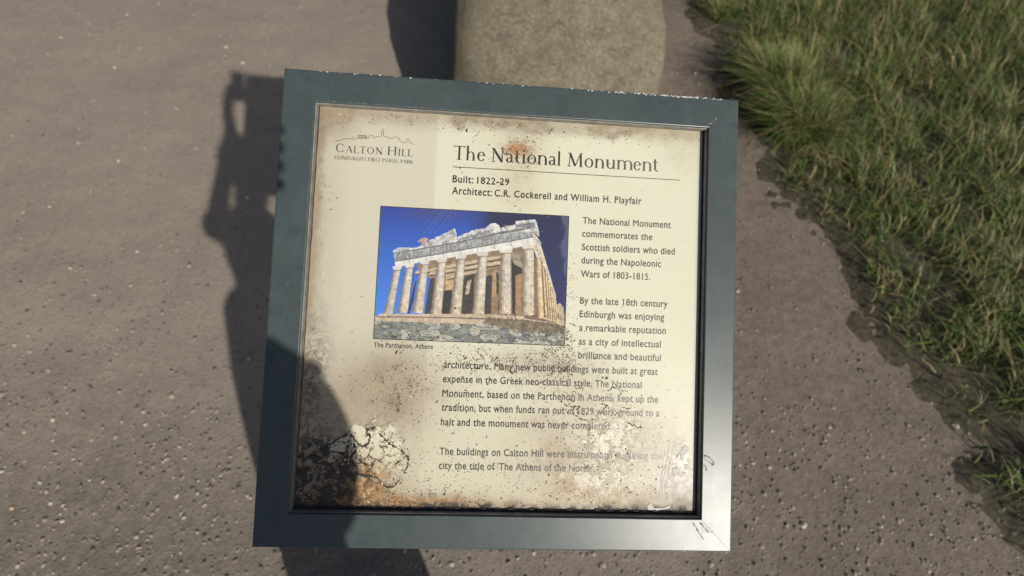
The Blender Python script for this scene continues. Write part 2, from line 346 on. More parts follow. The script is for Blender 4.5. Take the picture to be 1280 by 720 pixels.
for j in range(ns):
    y = -.6 + j * .032
    e0 = 1.22 - .18 * max(0, y - 2.3) + .25 * max(0, 1.7 - y) + .05 * math.sin(y * 9) + .06 * noise.noise(Vector((y * 6, 0, 0)))
    for i in range(50):
        x = e0 - .12 + (i / 49) ** 2.2 * 5; rise = min(1, max(0, (x - e0 + .12) / .3))
        sv.append((x, y, terrain(x, y) - .016 + .026 * rise + .012 * noise.fractal(Vector((x * 11, y * 11, 7)), 1, 2, 4)))
sf = [(j * 50 + i, j * 50 + i + 1, (j + 1) * 50 + i + 1, (j + 1) * 50 + i) for j in range(ns - 1) for i in range(49)]
tag(mesh_obj('verge_soil', sv, sf, M['soil'], smooth=True), kind='structure')
# dry stalks lying over the edge of the grit
SV = []; SF = []; SC = []
for (x, y, a, L) in ((1.12, 2.42, .3, .22), (1.27, 2.38, -.9, .13), (1.18, 2.62, .1, .16), (1.3, 2.25, .5, .12), (1.05, 2.75, -.2, .15), (1.31, 2.6, 1.1, .14)):
    n = len(SV)
    for s in range(5):
        u = s / 4; qx = x + math.cos(a) * L * u; qy = y + math.sin(a) * L * u + .02 * u * u; z = terrain(qx, qy) + .006 + .03 * u
        SV += [(qx - .0013 * math.sin(a), qy + .0013 * math.cos(a), z), (qx + .0013 * math.sin(a), qy - .0013 * math.cos(a), z)]; SC += [(.42, .35, .22)] * 2
    SF += [(n + 2 * s, n + 2 * s + 1, n + 2 * s + 3, n + 2 * s + 2) for s in range(4)]
o = mesh_obj('dry_grass_stalks', SV, SF, M['grass']); color_attr(o.data, 'tone', np.array(SC)); tag(o, kind='stuff')

# ---------------------------------------------------------------- the sign
sign = empty('information_sign'); sign.matrix_world = SIGN
tag(sign, 'weathered cream information board about The National Monument in a dark green metal frame', 'sign')
OX, OY, BW, DP = .225, .2237, .036, .010        # half opening, band width, recess depth
def sweep():
    prof = [(0, -DP - .003), (0, -.0009), (.0003, -.0003), (.0009, 0), (.012, .0001), (.024, .0001), (.0338, 0), (.0352, -.0005), (.0358, -.0016), (.036, -.003), (.036, -.042), (.031, -.042), (.031, -.020)]
    V = []; F = []; seg = 24
    corners = [(-1, -1), (1, -1), (1, 1), (-1, 1)]
    ring = []
    for k in range(4):
        a, b = corners[k], corners[(k + 1) % 4]
        for s in range(seg):
            u = s / seg; ring.append((a, b, u))
    for d, z in prof:
        for a, b, u in ring:
            ax, ay = a[0] * (OX + d), a[1] * (OY + d); bx, by = b[0] * (OX + d), b[1] * (OY + d)
            x, y = ax + (bx - ax) * u, ay + (by - ay) * u
            wob = .00025 * noise.noise(Vector((x * 14, y * 14, d * 30)))
            V.append((x + wob, y + wob, z + (.0002 * noise.noise(Vector((x * 9, y * 9, 2))) if d > .001 else 0)))
    n = len(ring)
    for p in range(len(prof) - 1):
        for i in range(n):
            j = (i + 1) % n; F.append((p * n + i, p * n + j, (p + 1) * n + j, (p + 1) * n + i))
    return V, F
V, F = sweep(); frame = mesh_obj('frame', V, F, M['frame'], sign)
V, F = [], []; lo_, hi_ = -DP - .001, -.0028; ins = .0011
for k in range(4):      # grey dusty trim lining the opening
    V, F = [], []
    a, c = [(-1, -1), (1, -1), (1, 1), (-1, 1)][k], [(1, -1), (1, 1), (-1, 1), (-1, -1)][k]
    for s_ in range(41):
        u = s_ / 40; x = (a[0] + (c[0] - a[0]) * u); y = (a[1] + (c[1] - a[1]) * u); wv = .00025 * noise.noise(Vector((x * 9, y * 9, 2)))
        V += [(x * (OX - ins + wv), y * (OY - ins + wv), lo_), (x * (OX - ins + wv), y * (OY - ins + wv), hi_), (x * (OX - .0002), y * (OY - .0002), hi_ + .0004)]
    F = [(3 * i + q, 3 * i + 3 + q, 3 * i + 4 + q, 3 * i + 1 + q) for i in range(40) for q in (0, 1)]
    mesh_obj('trim', V, F, M['trim'], sign)
bmm = bmesh.new(); bmm.from_mesh(frame.data); bmesh.ops.recalc_face_normals(bmm, faces=bmm.faces); bmm.to_mesh(frame.data); bmm.free()
bm = bmesh.new(); box(bm, (-OX - .030, -OY - .030, -.030), (OX + .030, OY + .030, -.0145)); bm_obj('back_plate', bm, M['steel'], sign)
for sx in (-1, 1):     # two posts, set plumb: built in world axes, then brought into the sign's own axes
    bm = bmesh.new(); top = HS - .036
    box(bm, (sx * .13 - .03, -.035, -.35), (sx * .13 + .03, .035, top - .004), .004)
    p = bm_obj('post', bm, M['steel'], sign); p.data.transform(SIGN.inverted())

# printed panel: a fine sheet carrying its stains as attributes
G = 440
px = np.linspace(-OX - .0005, OX + .0005, G); py = np.linspace(-OY - .0005, OY + .0005, G)
X, Y = np.meshgrid(px * 1000, py * 1000)
def sm(a, b, x): u = np.clip((x - a) / (b - a), 0, 1); return u * u * (3 - 2 * u)
def vnoise(x, y, s, seed=0, octaves=4):
    r = np.random.default_rng(seed); out = np.zeros_like(x); amp = 1; tot = 0
    for o in range(octaves):
        g = r.random((64, 64)); u = (x / s * 2 ** o + 1000) % 64; v = (y / s * 2 ** o + 1000) % 64
        i, j = u.astype(int), v.astype(int); fu, fv = u - i, v - j; fu = fu * fu * (3 - 2 * fu); fv = fv * fv * (3 - 2 * fv)
        i2, j2 = (i + 1) % 64, (j + 1) % 64
        out += amp * ((g[i, j] * (1 - fu) + g[i2, j] * fu) * (1 - fv) + (g[i, j2] * (1 - fu) + g[i2, j2] * fu) * fv); tot += amp; amp *= .5
    return out / tot
def blob(cx, cy, rx, ry, x=None, y=None, e=1.):
    x = X if x is None else x; y = Y if y is None else y
    return np.exp(-(((x - cx) / rx) ** 2 + ((y - cy) / ry) ** 2) * e)
wob = (vnoise(X, Y, 26, 3) - .5) * 2
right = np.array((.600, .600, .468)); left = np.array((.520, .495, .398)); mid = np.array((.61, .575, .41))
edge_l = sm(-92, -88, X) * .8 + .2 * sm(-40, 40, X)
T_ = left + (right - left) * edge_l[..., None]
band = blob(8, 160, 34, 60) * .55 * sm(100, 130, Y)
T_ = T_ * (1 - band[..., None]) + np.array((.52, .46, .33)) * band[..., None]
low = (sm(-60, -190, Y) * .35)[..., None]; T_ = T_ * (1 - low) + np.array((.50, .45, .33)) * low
br = np.clip(blob(85, -120, 75, 60) * .55 + blob(150, -180, 70, 50) * .55 + wob * .15 * blob(100, -130, 90, 80), 0, 1)
T_ = T_ * (1 - br[..., None]) + np.array((.44, .40, .315)) * br[..., None]
brc = np.clip(blob(205, -190, 26, 42) * (1 + wob * .5), 0, 1) * .8
T_ = T_ * (1 - brc[..., None]) + np.array((.27, .245, .25)) * brc[..., None]
rim = sm(219, 223, X) * .9 * sm(-225, -120, -Y + 0 * X)   # right edge greyed in the colour, as the frame's shade
rim = sm(216.0, 220.5, X) * .75
T_ = T_ * (1 - rim[..., None]) + np.array((.34, .31, .33)) * rim[..., None]
wn = vnoise(X, Y, 16, 9)
wl = vnoise(X, Y, 40, 15)
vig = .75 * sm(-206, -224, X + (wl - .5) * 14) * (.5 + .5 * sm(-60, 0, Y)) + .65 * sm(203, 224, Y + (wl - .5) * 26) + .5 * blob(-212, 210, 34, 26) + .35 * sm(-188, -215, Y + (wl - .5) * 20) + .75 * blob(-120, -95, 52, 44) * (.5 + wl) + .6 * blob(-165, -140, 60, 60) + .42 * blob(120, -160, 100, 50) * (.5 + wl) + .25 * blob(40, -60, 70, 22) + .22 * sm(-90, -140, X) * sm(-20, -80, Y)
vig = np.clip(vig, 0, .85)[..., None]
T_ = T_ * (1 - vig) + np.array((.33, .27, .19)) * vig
grime = np.zeros_like(X)
grime += .85 * sm(206, 223, Y + (wn - .5) * 26) * (.45 + 1.0 * sm(.35, .62, vnoise(X, 0 * X + 3, 55, 12)))
grime += .60 * blob(-205, 207, 26, 18) + .5 * blob(-120, 212, 45, 10) + .35 * blob(10, 205, 30, 16) + .5 * blob(45, 212, 60, 6)
grime += .85 * sm(-211, -223, X + (wn - .5) * 16) * sm(-80, 20, Y) + .3 * blob(-205, 90, 16, 120)
grime += .7 * sm(-204, -221, Y + (wn - .5) * 16)
grime += .60 * blob(-118, -98, 34, 32) * (.4 + wn) + .35 * blob(-150, -70, 60, 50) * wn + .5 * blob(-185, -150, 60, 60) * (.4 + wn)
grime += .55 * blob(40, -58, 45, 16) * (.4 + wn) + .45 * blob(120, -150, 60, 30) * wn + .45 * blob(60, -180, 60, 30) * wn + .4 * blob(8, 150, 22, 40) * wn
grime += .30 * blob(200, 195, 25, 20) + .35 * blob(170, -205, 60, 12) + .3 * blob(60, -110, 60, 60) * sm(.45, .6, wn)
rust = 1.1 * blob(4, 187, 15, 8) * (.3 + 1.1 * wn) * 1.2 + 1.6 * blob(-154, -194, 30, 26) + 1.0 * sm(-202, -215, Y + (wn - .5) * 10) * sm(60, -120, X) + .5 * blob(-185, -190, 30, 22)
rust += .7 * blob(56, -158, 16, 12) * wn + .8 * blob(70, -190, 20, 12) * wn + .5 * blob(30, -120, 14, 8) * wn + .35 * blob(100, -205, 60, 10) + .25 * blob(160, -214, 20, 5)
flake = .8 * blob(-143, -163, 36, 30) + .5 * blob(-195, -175, 26, 30) + .25 * blob(125, -120, 40, 22)
flk = np.clip(1.2 * blob(-138, -165, 30, 30), 0, 1)[..., None] * .75; T_ = T_ * (1 - flk) + np.array((.62, .59, .46)) * flk
# lifted film: cream patches with a ragged dark rim
fn = vnoise(X, Y, 9, 51, 4); fm = vnoise(X + 77, Y, 6, 52, 4)
fld = 1.05 * blob(-136, -162, 30, 30) + .8 * blob(-175, -152, 22, 14) + (fn - .5) * 1.5 - .9 * (1 - np.clip(2.2 * blob(-150, -160, 44, 36), 0, 1))
fld2 = .80 * blob(125, -128, 34, 16) + .78 * blob(118, -150, 26, 16) + .72 * blob(95, -188, 40, 14) + .95 * blob(207, -162, 9, 26) + (fm - .5) * 1.7 - .9 * (1 - np.clip(2.2 * (blob(118, -140, 50, 36) + blob(95, -188, 52, 22) + blob(207, -162, 13, 34)), 0, 1))
for fd, cr_, colr in ((fld, .46, (.62, .595, .455)), (fld2, .72, (.62, .59, .50))):
    mk = sm(cr_, cr_ + .06, fd)[..., None]; T_ = T_ * (1 - mk) + np.array(colr) * mk
    rm_ = (np.exp(-((fd - cr_ + .03) / .035) ** 2) * (vnoise(X, Y, 7, 54, 3) > .42))[..., None] * .85; T_ = T_ * (1 - rm_) + np.array((.10, .075, .05)) * rm_
lift = sm(.46, .5, fld) + sm(.72, .76, fld2)
grime *= 1 - .8 * np.clip(lift, 0, 1)
pale = 1.0 * blob(125, -130, 42, 22) + .8 * blob(120, -165, 40, 30) + .9 * blob(100, -196, 50, 18) + .8 * blob(200, -165, 14, 30) + .35 * blob(-140, -160, 40, 30) + .4 * blob(30, -75, 40, 20)
dark = 1.1 * sm(-210, -221, Y + (wn - .5) * 8) + 1.2 * blob(-205, -185, 30, 36) + 1.0 * blob(-178, -178, 26, 26) * (wn + .4) + .8 * blob(-200, -205, 40, 16) + .25 * blob(-215, -110, 22, 70)
dark += .4 * blob(-212, -70, 14, 60)
dark *= 1 - .75 * np.clip(sm(.46, .5, fld), 0, 1) * sm(-200, -185, Y)
V = np.stack([X / 1000, Y / 1000, np.full_like(X, -DP)], -1).reshape(-1, 3)
idx = np.arange(G * G).reshape(G, G)
F = np.stack([idx[:-1, :-1], idx[:-1, 1:], idx[1:, 1:], idx[1:, :-1]], -1).reshape(-1, 4)
panel = mesh_obj('printed_panel', V, F, M['print'], sign)
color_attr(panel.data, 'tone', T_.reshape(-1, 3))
color_attr(panel.data, 'mask', np.clip(np.stack([grime, rust, flake], -1), 0, 1).reshape(-1, 3))
color_attr(panel.data, 'mask_b', np.clip(np.stack([pale, dark, dark * 0], -1), 0, 1).reshape(-1, 3))

# sealant round the panel: ragged black bead below and at the right
def ragged(name, pts_fn, n, mat, parent, z0, z1):
    V = []; F = []
    for i in range(n + 1):
        u = i / n; (x0, y0), (x1, y1) = pts_fn(u)
        V += [(x0, y0, z0), ((x0 * .35 + x1 * .65), (y0 * .35 + y1 * .65), z1), (x1, y1, z0 - .0006)]
    for i in range(n): F += [(3 * i, 3 * i + 3, 3 * i + 4, 3 * i + 1), (3 * i + 1, 3 * i + 4, 3 * i + 5, 3 * i + 2)]
    return mesh_obj(name, V, F, mat, parent, True)
rg = lambda u, s, a: a * noise.fractal(Vector((u * s, s, 0)), 1, 2, 4)
ragged('sealant', lambda u: ((-.225 + .45 * u, -OY + .0010), (-.225 + .45 * u, -OY + .0050 + rg(u, 60, .0022))), 500, M['rubber'], sign, -DP + .0002, -DP + .0018)
ragged('sealant', lambda u: ((OX - .0008, -.2236 + .447 * u), (OX - .0026 + rg(u, 9, .0004), -.2236 + .447 * u)), 200, M['rubber'], sign, -DP + .0002, -DP + .0022)
ragged('sealant', lambda u: ((-OX + .0004, -.2236 + .447 * u), (-OX + .0022 + rg(u, 20, .0006), -.2236 + .447 * u)), 200, M['rubber'], sign, -DP + .0002, -DP + .001)

# ---- printed picture of the ruined temple, painted as a colour sheet (artwork units)
NX, NY = 470, 330
u, v = np.meshgrid(np.linspace(0, 1, NX), np.linspace(0, 1, NY))
c00, c10, c11, c01 = (np.array(p, float) for p in ((78, 43), (946, 97), (925, 690), (43, 660)))
AX = (1 - u) * (1 - v) * c00[0] + u * (1 - v) * c10[0] + u * v * c11[0] + (1 - u) * v * c01[0]
AY = (1 - u) * (1 - v) * c00[1] + u * (1 - v) * c10[1] + u * v * c11[1] + (1 - u) * v * c01[1]
def lin(c): c = np.array(c, float) / 255; return np.where(c <= .04045, c / 12.92, ((c + .055) / 1.055) ** 2.4)
ART = np.zeros(AX.shape + (3,))
nA = vnoise(AX, AY, 60, 21); nB = vnoise(AX, AY, 14, 22, 5); nC = vnoise(AX, AY, 5, 23, 3)
def inside(poly, x=None, y=None):
    x = AX if x is None else x; y = AY if y is None else y
    r = np.zeros(x.shape, bool); n = len(poly)
    for i in range(n):
        (x1, y1), (x2, y2) = poly[i], poly[(i + 1) % n]
        if y1 == y2: continue
        r ^= ((y1 > y) != (y2 > y)) & (x < (x2 - x1) * (y - y1) / (y2 - y1) + x1)
    return r
def paint(mask, col, a=1.):
    col = lin(col) if not isinstance(col, np.ndarray) or col.ndim == 1 else col
    mk = (mask * a)[..., None] if mask.dtype != bool else mask[..., None] * a
    ART[:] = ART * (1 - mk) + col * mk
def poly(pts, col, var=.25, jag=3):
    jx = (nB - .5) * 2 * jag; mk = inside(pts, AX + jx, AY + (nC - .5) * 2 * jag)
    paint(mk, lin(col)[None, None] * (1 + (nB[..., None] - .5) * 2 * var * 1.6 + (nC[..., None] - .5) * var * 2))
    return mk
# sky
ty = np.clip((AY - 45) / 500, 0, 1); tx = np.clip((AX - 60) / 880, 0, 1)
skyc = lin((26, 56, 156)) * (1 - ty[..., None]) + lin((66, 128, 220)) * ty[..., None]
skyr = lin((26, 30, 66)) * (1 - ty[..., None]) + lin((30, 38, 98)) * ty[..., None]
k = sm(.45, .62, tx + .05 * (nA - .5))[..., None]
ART[:] = skyc * (1 - k) + skyr * k
paint(blob(330, 70, 190, 45, AX, AY) * .55, (70, 72, 100)); paint(sm(905, 925, AX + (nA - .5) * 90) * .7 * (AY < 420), (88, 92, 118))
for a, b, cc in ((290, 380, .5), (340, 420, .35), (310, 385, .4), (260, 330, .25), (360, 395, .3), (470, 520, .25)):
    dd = np.abs((AX - a) * .78 + (AY - 150) * .62 - (0)); paint(np.exp(-(dd / 1.4) ** 2) * (AY < 150 + (b - a) * .3) * (AY > 60) * cc * .55 * nC, (190, 195, 205))
# inside of the temple
poly([(228, 322), (300, 296), (700, 232), (735, 250), (735, 562), (290, 552), (300, 380)], (138, 118, 94), .3, 4)
poly([(372, 348), (425, 340), (425, 440), (372, 445)], (186, 160, 122), .2, 2)
poly([(300, 385), (322, 378), (305, 545), (275, 545)], (62, 60, 70), .3, 3)
poly([(365, 438), (402, 434), (398, 545), (352, 545)], (48, 46, 50), .3, 2)
poly([(455, 380), (505, 360), (500, 545), (445, 545)], (60, 54, 52), .35, 3)
poly([(470, 395), (490, 385), (480, 450), (462, 460)], (176, 164, 140), .3, 4)
poly([(555, 372), (618, 360), (616, 545), (550, 545)], (58, 56, 60), .3, 3)
poly([(586, 350), (606, 345), (606, 460), (584, 470)], (168, 138, 104), .2, 2)
poly([(584, 470), (614, 455), (612, 545), (580, 545)], (146, 118, 90), .2, 2)
poly([(676, 300), (724, 290), (722, 545), (680, 545)], (44, 40, 42), .3, 3)
poly([(694, 370), (722, 360), (722, 545), (694, 545)], (160, 128, 92), .2, 2)
for a, b in (((235, 348), (700, 262)), ((300, 352), (640, 300)), ((380, 372), (560, 332))):
    poly([a, b, (b[0], b[1] + 16), (a[0], a[1] + 14)], (186, 170, 142), .2, 3)
    poly([(a[0], a[1] + 14), (b[0], b[1] + 16), (b[0], b[1] + 23), (a[0], a[1] + 20)], (72, 62, 54), .2, 2)
poly([(664, 262), (700, 258), (722, 300), (728, 338), (690, 320)], (150, 138, 124), .3, 3)
poly([(196, 350), (238, 336), (222, 420), (206, 545), (190, 545)], (52, 96, 176), .1, 2)
poly([(232, 400), (240, 385), (226, 480), (206, 545), (198, 545)], (40, 48, 76), .2, 2)
# ground rocks and platform
poly([(40, 570), (80, 560), (400, 572), (760, 590), (930, 600), (930, 700), (40, 700)], (140, 142, 136), .35, 6)
rk = vnoise(AX, AY * 1.9, 46, 31, 3); rk2 = vnoise(AX + 40, AY * 2.4, 26, 32, 2)
rm = inside([(40, 578), (400, 582), (760, 596), (930, 606), (930, 700), (40, 700)])
paint(rm & (rk > .52), (198, 194, 180), .85); paint(rm & (np.abs(rk - .47) < .022), (46, 46, 44), .85)
paint(rm & (np.abs(rk2 - .5) < .025), (58, 60, 58), .75); paint(rm & (np.abs(vnoise(AX + 90, AY * 2.8, 15, 35, 2) - .5) < .03), (50, 50, 48), .7); paint(rm & (rk2 > .62), (112, 116, 100), .6); paint(rm & (rk2 < .34), (78, 88, 100), .6)
poly([(48, 560), (78, 545), (400, 546), (560, 548), (740, 556), (895, 585), (930, 592), (930, 612), (560, 596), (300, 585), (60, 578)], (190, 172, 150), .22, 4)
poly([(560, 560), (900, 592), (925, 604), (920, 640), (700, 620), (540, 590)], (120, 108, 92), .5, 9)
poly([(58, 556), (400, 560), (740, 572), (930, 600), (930, 604), (740, 578), (400, 566), (58, 562)], (112, 98, 86), .3, 2)
# side row
poly([(764, 236), (872, 470), (884, 588), (735, 566)], (120, 102, 84), .2, 2)
def column(tx_, ty_, bx, by, wt, wb, col=(212, 204, 188), shade=(128, 114, 102)):
    q = [(tx_ - wt / 2, ty_), (tx_ + wt / 2, ty_), (bx + wb / 2, by), (bx - wb / 2, by)]
    mk = inside(q, AX + (nC - .5) * 2.4, AY)
    s = np.clip((AY - ty_) / max(by - ty_, 1), 0, 1); cx_ = tx_ + (bx - tx_) * s; w_ = (wt + (wb - wt) * s) / 2
    r = np.clip((AX - cx_) / w_, -1, 1)
    lit = sm(-1.0, .1, r) * (1 - .35 * sm(.75, 1, r)); fl = .5 + .5 * np.cos(r * 17)
    c = lin(shade) * (1 - lit[..., None]) + lin(col) * lit[..., None]
    c = c * (.82 + .20 * fl[..., None]) * (1 + (nB[..., None] - .5) * .75) * (1 - .16 * (vnoise(AX, AY * .6, 13, 66, 2) > .62)[..., None])
    warm = sm(.35, 1, s)[..., None]; c = c * (1 + warm * (np.array((1.0, .88, .70)) - 1) * .5)
    paint(mk, c)
    for h in (.2, .38, .57, .75): paint(mk & (np.abs(s - h - .01 * (nB - .5)) < .004), (120, 104, 84), .5)
poly([(775, 165), (806, 205), (886, 466), (884, 500), (868, 486), (776, 240)], (206, 196, 178), .2, 2)
for x1, y1, x2, y2, a, b in reversed(((795, 288, 803, 562, 26, 34), (814, 322, 826, 566, 19, 27), (831, 358, 842, 570, 15, 20), (845, 386, 856, 574, 12, 17), (857, 410, 868, 577, 10, 14), (867, 432, 879, 580, 9, 12), (876, 456, 890, 584, 8, 11))):
    poly([(x1, y1), (x1 + a, y1 + 16), (x2 + b, y2), (x2, y2)], (120, 98, 80), .1, 1)
    column(x1 + a * .3, y1, x2 + b * .3, y2 + 4, a * .85, b * .9, (222, 200, 164), (150, 122, 96))
for i in range(13):
    u_ = i / 12; xx, yy = 788 + 90 * u_, 226 + 236 * u_; paint(inside([(xx, yy), (xx + 5, yy + 2), (xx + 4, yy + 16 - 9 * u_), (xx - 1, yy + 13 - 9 * u_)]), (84, 76, 72), .7)
poly([(890, 505), (905, 498), (922, 520), (926, 590), (900, 585)], (180, 164, 140), .3, 5)
# front columns
for c_ in ((152, 335, 110, 545, 30, 40), (208, 325, 175, 541, 31, 46), (277, 310, 243, 541, 33, 50), (354, 300, 327, 546, 37, 52), (443, 285, 415, 548, 38, 52), (543, 272, 522, 546, 39, 56), (650, 258, 645, 546, 46, 58), (756, 240, 752, 552, 50, 62)):
    column(*c_)
    tx_, ty_, _, _, wt, _ = c_
    poly([(tx_ - wt * .72, ty_ - 9), (tx_ + wt * .72, ty_ - 16), (tx_ + wt * .62, ty_ - 2), (tx_ + wt * .5, ty_ + 7), (tx_ - wt * .5, ty_ + 9), (tx_ - wt * .62, ty_ + 3)], (206, 200, 188), .2, 2)
    paint(inside([(tx_ - wt * .5, ty_ + 7), (tx_ + wt * .5, ty_ + 5), (tx_ + wt * .5, ty_ + 11), (tx_ - wt * .5, ty_ + 14)]), (98, 86, 76), .6)
# entablature, frieze, cornice, broken pediment
poly([(140, 302), (300, 276), (470, 244), (640, 212), (775, 190), (782, 228), (640, 250), (540, 262), (370, 290), (290, 301), (146, 330)], (214, 212, 206), .18, 3)
poly([(134, 268), (260, 246), (420, 218), (560, 184), (640, 164), (776, 150), (778, 194), (640, 214), (470, 246), (300, 278), (142, 304)], (160, 162, 162), .3, 4)
for i in range(34):
    u_ = i / 33; x_ = 150 + 615 * u_; yt = 266 - 104 * u_; paint(inside([(x_, yt), (x_ + 5, yt - 1), (x_ + 5, yt + 30), (x_, yt + 31)]), (96, 98, 106), .30 + .35 * (i % 3 == 0))
poly([(140, 300), (470, 243), (775, 190), (775, 195), (470, 249), (140, 306)], (110, 108, 108), .2, 1)
poly([(132, 256), (250, 236), (300, 205), (415, 150), (424, 192), (495, 160), (552, 150), (582, 128), (610, 128), (626, 150), (690, 134), (700, 118), (790, 112), (801, 150), (806, 192), (780, 168), (640, 172), (560, 190), (420, 222), (260, 250), (136, 270)], (206, 206, 202), .28, 5)
poly([(136, 262), (420, 214), (560, 182), (640, 164), (770, 146), (772, 152), (560, 190), (420, 221), (140, 268)], (104, 104, 110), .3, 2)
poly([(300, 222), (410, 160), (416, 205), (300, 232)], (188, 190, 190), .2, 4)
poly([(430, 200), (560, 160), (600, 158), (560, 178), (430, 212)], (136, 136, 138), .35, 6)
poly([(690, 136), (780, 122), (794, 150), (700, 148)], (120, 122, 128), .3, 3)
poly([(130, 252), (158, 238), (214, 238), (210, 250), (140, 264)], (176, 178, 180), .25, 3)
poly([(242, 212), (268, 190), (298, 198), (286, 210), (280, 226), (256, 230), (262, 214)], (170, 150, 130), .3, 3)
poly([(784, 196), (808, 208), (816, 222), (796, 220)], (170, 172, 176), .2, 2)
ru = inside([(132, 256), (250, 232), (300, 200), (415, 148), (430, 190), (552, 148), (610, 126), (690, 134), (790, 110), (806, 192), (780, 190), (640, 210), (300, 272), (140, 300)])
paint(ru & (np.abs(vnoise(AX, AY * 1.5, 24, 61, 3) - .5) < .02), (70, 68, 66), .7); paint(ru & (vnoise(AX, AY, 18, 62, 3) < .38), (112, 110, 108), .55)
for i in range(8):      # blocks of the architrave
    x_ = 205 + i * 78; y_ = 296 - (x_ - 140) * .172; paint(inside([(x_, y_ - 6), (x_ + 3, y_ - 6), (x_ + 4, y_ + 30), (x_, y_ + 30)]), (100, 96, 92), .6)
# brown spotting over the lower right of the picture
sp = (vnoise(AX, AY, 7, 41, 2) > .66) & (np.random.default_rng(5).random(AX.shape) < .9)
paint(sp * blob(700, 560, 170, 60, AX, AY), (88, 60, 34), .8); paint(sp * blob(850, 640, 120, 60, AX, AY), (40, 34, 32), .7)
paint(np.ones_like(AX), (150, 152, 145), .10); paint(np.ones_like(AX) * (nC > .6), (60, 60, 60), .12)
PX0, PX1, PY1, PY0 = -.1492, .0657, .1126, -.0368
PV = np.stack([PX0 + (PX1 - PX0) * u, PY1 + (PY0 - PY1) * v, np.full_like(u, -DP + .00006)], -1).reshape(-1, 3)
idx = np.arange(NX * NY).reshape(NY, NX)
PF = np.stack([idx[:-1, :-1], idx[1:, :-1], idx[1:, 1:], idx[:-1, 1:]], -1).reshape(-1, 4)
pic = mesh_obj('temple_picture', PV, PF, M['picture'], panel); color_attr(pic.data, 'tone', np.clip(ART, .004, .85).reshape(-1, 3))
def flat_strip(V, F, pts, w, z, taper=False, ws=None):
    n = len(pts); b = len(V)
    for i, p in enumerate(pts):
        a = Vector(pts[max(i - 1, 0)]); c = Vector(pts[min(i + 1, n - 1)]); d = (c - a).normalized() if (c - a).length > 0 else Vector((1, 0))
        nn = Vector((-d.y, d.x)) * (ws[i] if ws else w) / 2
        if taper and i in (0, n - 1): nn *= .25
        V += [(p[0] + nn.x, p[1] + nn.y, z), (p[0] - nn.x, p[1] - nn.y, z)]
    F += [(b + 2 * i, b + 2 * i + 1, b + 2 * i + 3, b + 2 * i + 2) for i in range(n - 1)]
V, F = [], []; zb = -DP + .0001; e = .0004
cs = [(PX0, PY1), (PX1, PY1), (PX1, PY0), (PX0, PY0)]
for i in range(4): flat_strip(V, F, [cs[i], cs[(i + 1) % 4]], .0008, zb + i * 2e-6)
mesh_obj('picture_border', V, F, M['crack'], panel)

# ---- lettering
def wear_glare_at(x, y):      # how greyed the ink is by fading and painted glare, 0 black .. 1 washed out
    w_ = .08 + .42 * sm(20, 150, x) + .18 * blob(150, -110, 60, 45, x, y) + .2 * blob(190, -160, 30, 30, x, y) + .12 * sm(-90, -120, x)
    w_ += .22 * sm(-140, -170, y) - .15 * blob(20, 175, 60, 25, x, y) - .12 * blob(60, -80, 70, 30, x, y)
    return np.clip(w_ + (vnoise(x, y, 12, 77) - .5) * .3, 0, 1)
def add_wear_glare(o):
    me = o.data; co = np.zeros(len(me.vertices) * 3); me.vertices.foreach_get('co', co); co = co.reshape(-1, 3) * 1000
    a = me.attributes.new('wear', 'FLOAT', 'POINT'); a.data.foreach_set('value', wear_glare_at(co[:, 0], co[:, 1]).astype(np.float32))
FZ = -DP + .00012
def text_line(body, x0, x1, y, cap, bold=.0, parent=None, name='lettering'):
    """one printed line: baseline y, from x0 to x1, capitals cap high (mm)"""
    cu = bpy.data.curves.new('t', 'FONT'); cu.body = body; cu.size = 1; cu.resolution_u = 4; cu.space_character = 1.12 if bold > .4 else 1.06
    o = bpy.data.objects.new('t', cu); COL.objects.link(o)
    bpy.context.view_layer.update()
    me = bpy.data.meshes.new_from_object(o.evaluated_get(bpy.context.evaluated_depsgraph_get()))
    bpy.data.objects.remove(o); bpy.data.curves.remove(cu)
    n = len(me.vertices); co = np.zeros(n * 3); me.vertices.foreach_get('co', co); co = co.reshape(-1, 3)
    lo, hi = co[:, 0].min(), co[:, 0].max()
    co[:, 0] = (x0 + (co[:, 0] - lo) / (hi - lo) * (x1 - x0)) / 1000
    yy = co[:, 1] / CAPH; yy = np.where(yy < 0, yy * .92, np.where(yy < .66, yy * 1.11, .7326 + (yy - .66) * .79))   # taller lower case
    co[:, 1] = (y + yy * cap) / 1000; co[:, 2] = FZ
    me.vertices.foreach_set('co', co.ravel()); me.update()
    if bold:      # thicken the strokes: shifted copies joined into the same print
        bmt = bmesh.new(); bmt.from_mesh(me); src = me.copy()
        for k_, (dx, dy) in enumerate(((bold, 0), (bold * .5, bold * .55), (bold * .5, -bold * .55))):
            src.transform(Matrix.Translation((dx / 1000, dy / 1000, 5e-6) if k_ == 0 else (-bold * .5 / 1000, (dy if k_ == 1 else -1.1 * bold) / 1000, 5e-6))); bmt.from_mesh(src)
        bmt.to_mesh(me); bmt.free()
    r = bpy.data.objects.new(name, me); COL.objects.link(r); me.materials.clear(); me.materials.append(M['ink'])
    r.parent = panel; add_wear_glare(r); return r
cu = bpy.data.curves.new('t', 'FONT'); cu.body = 'H'; cu.size = 1; o = bpy.data.objects.new('t', cu); COL.objects.link(o); bpy.context.view_layer.update()
CAPH = o.dimensions.y; bpy.data.objects.remove(o); bpy.data.curves.remove(cu)
C1, C2 = -70.1, 82.0
B1 = .32
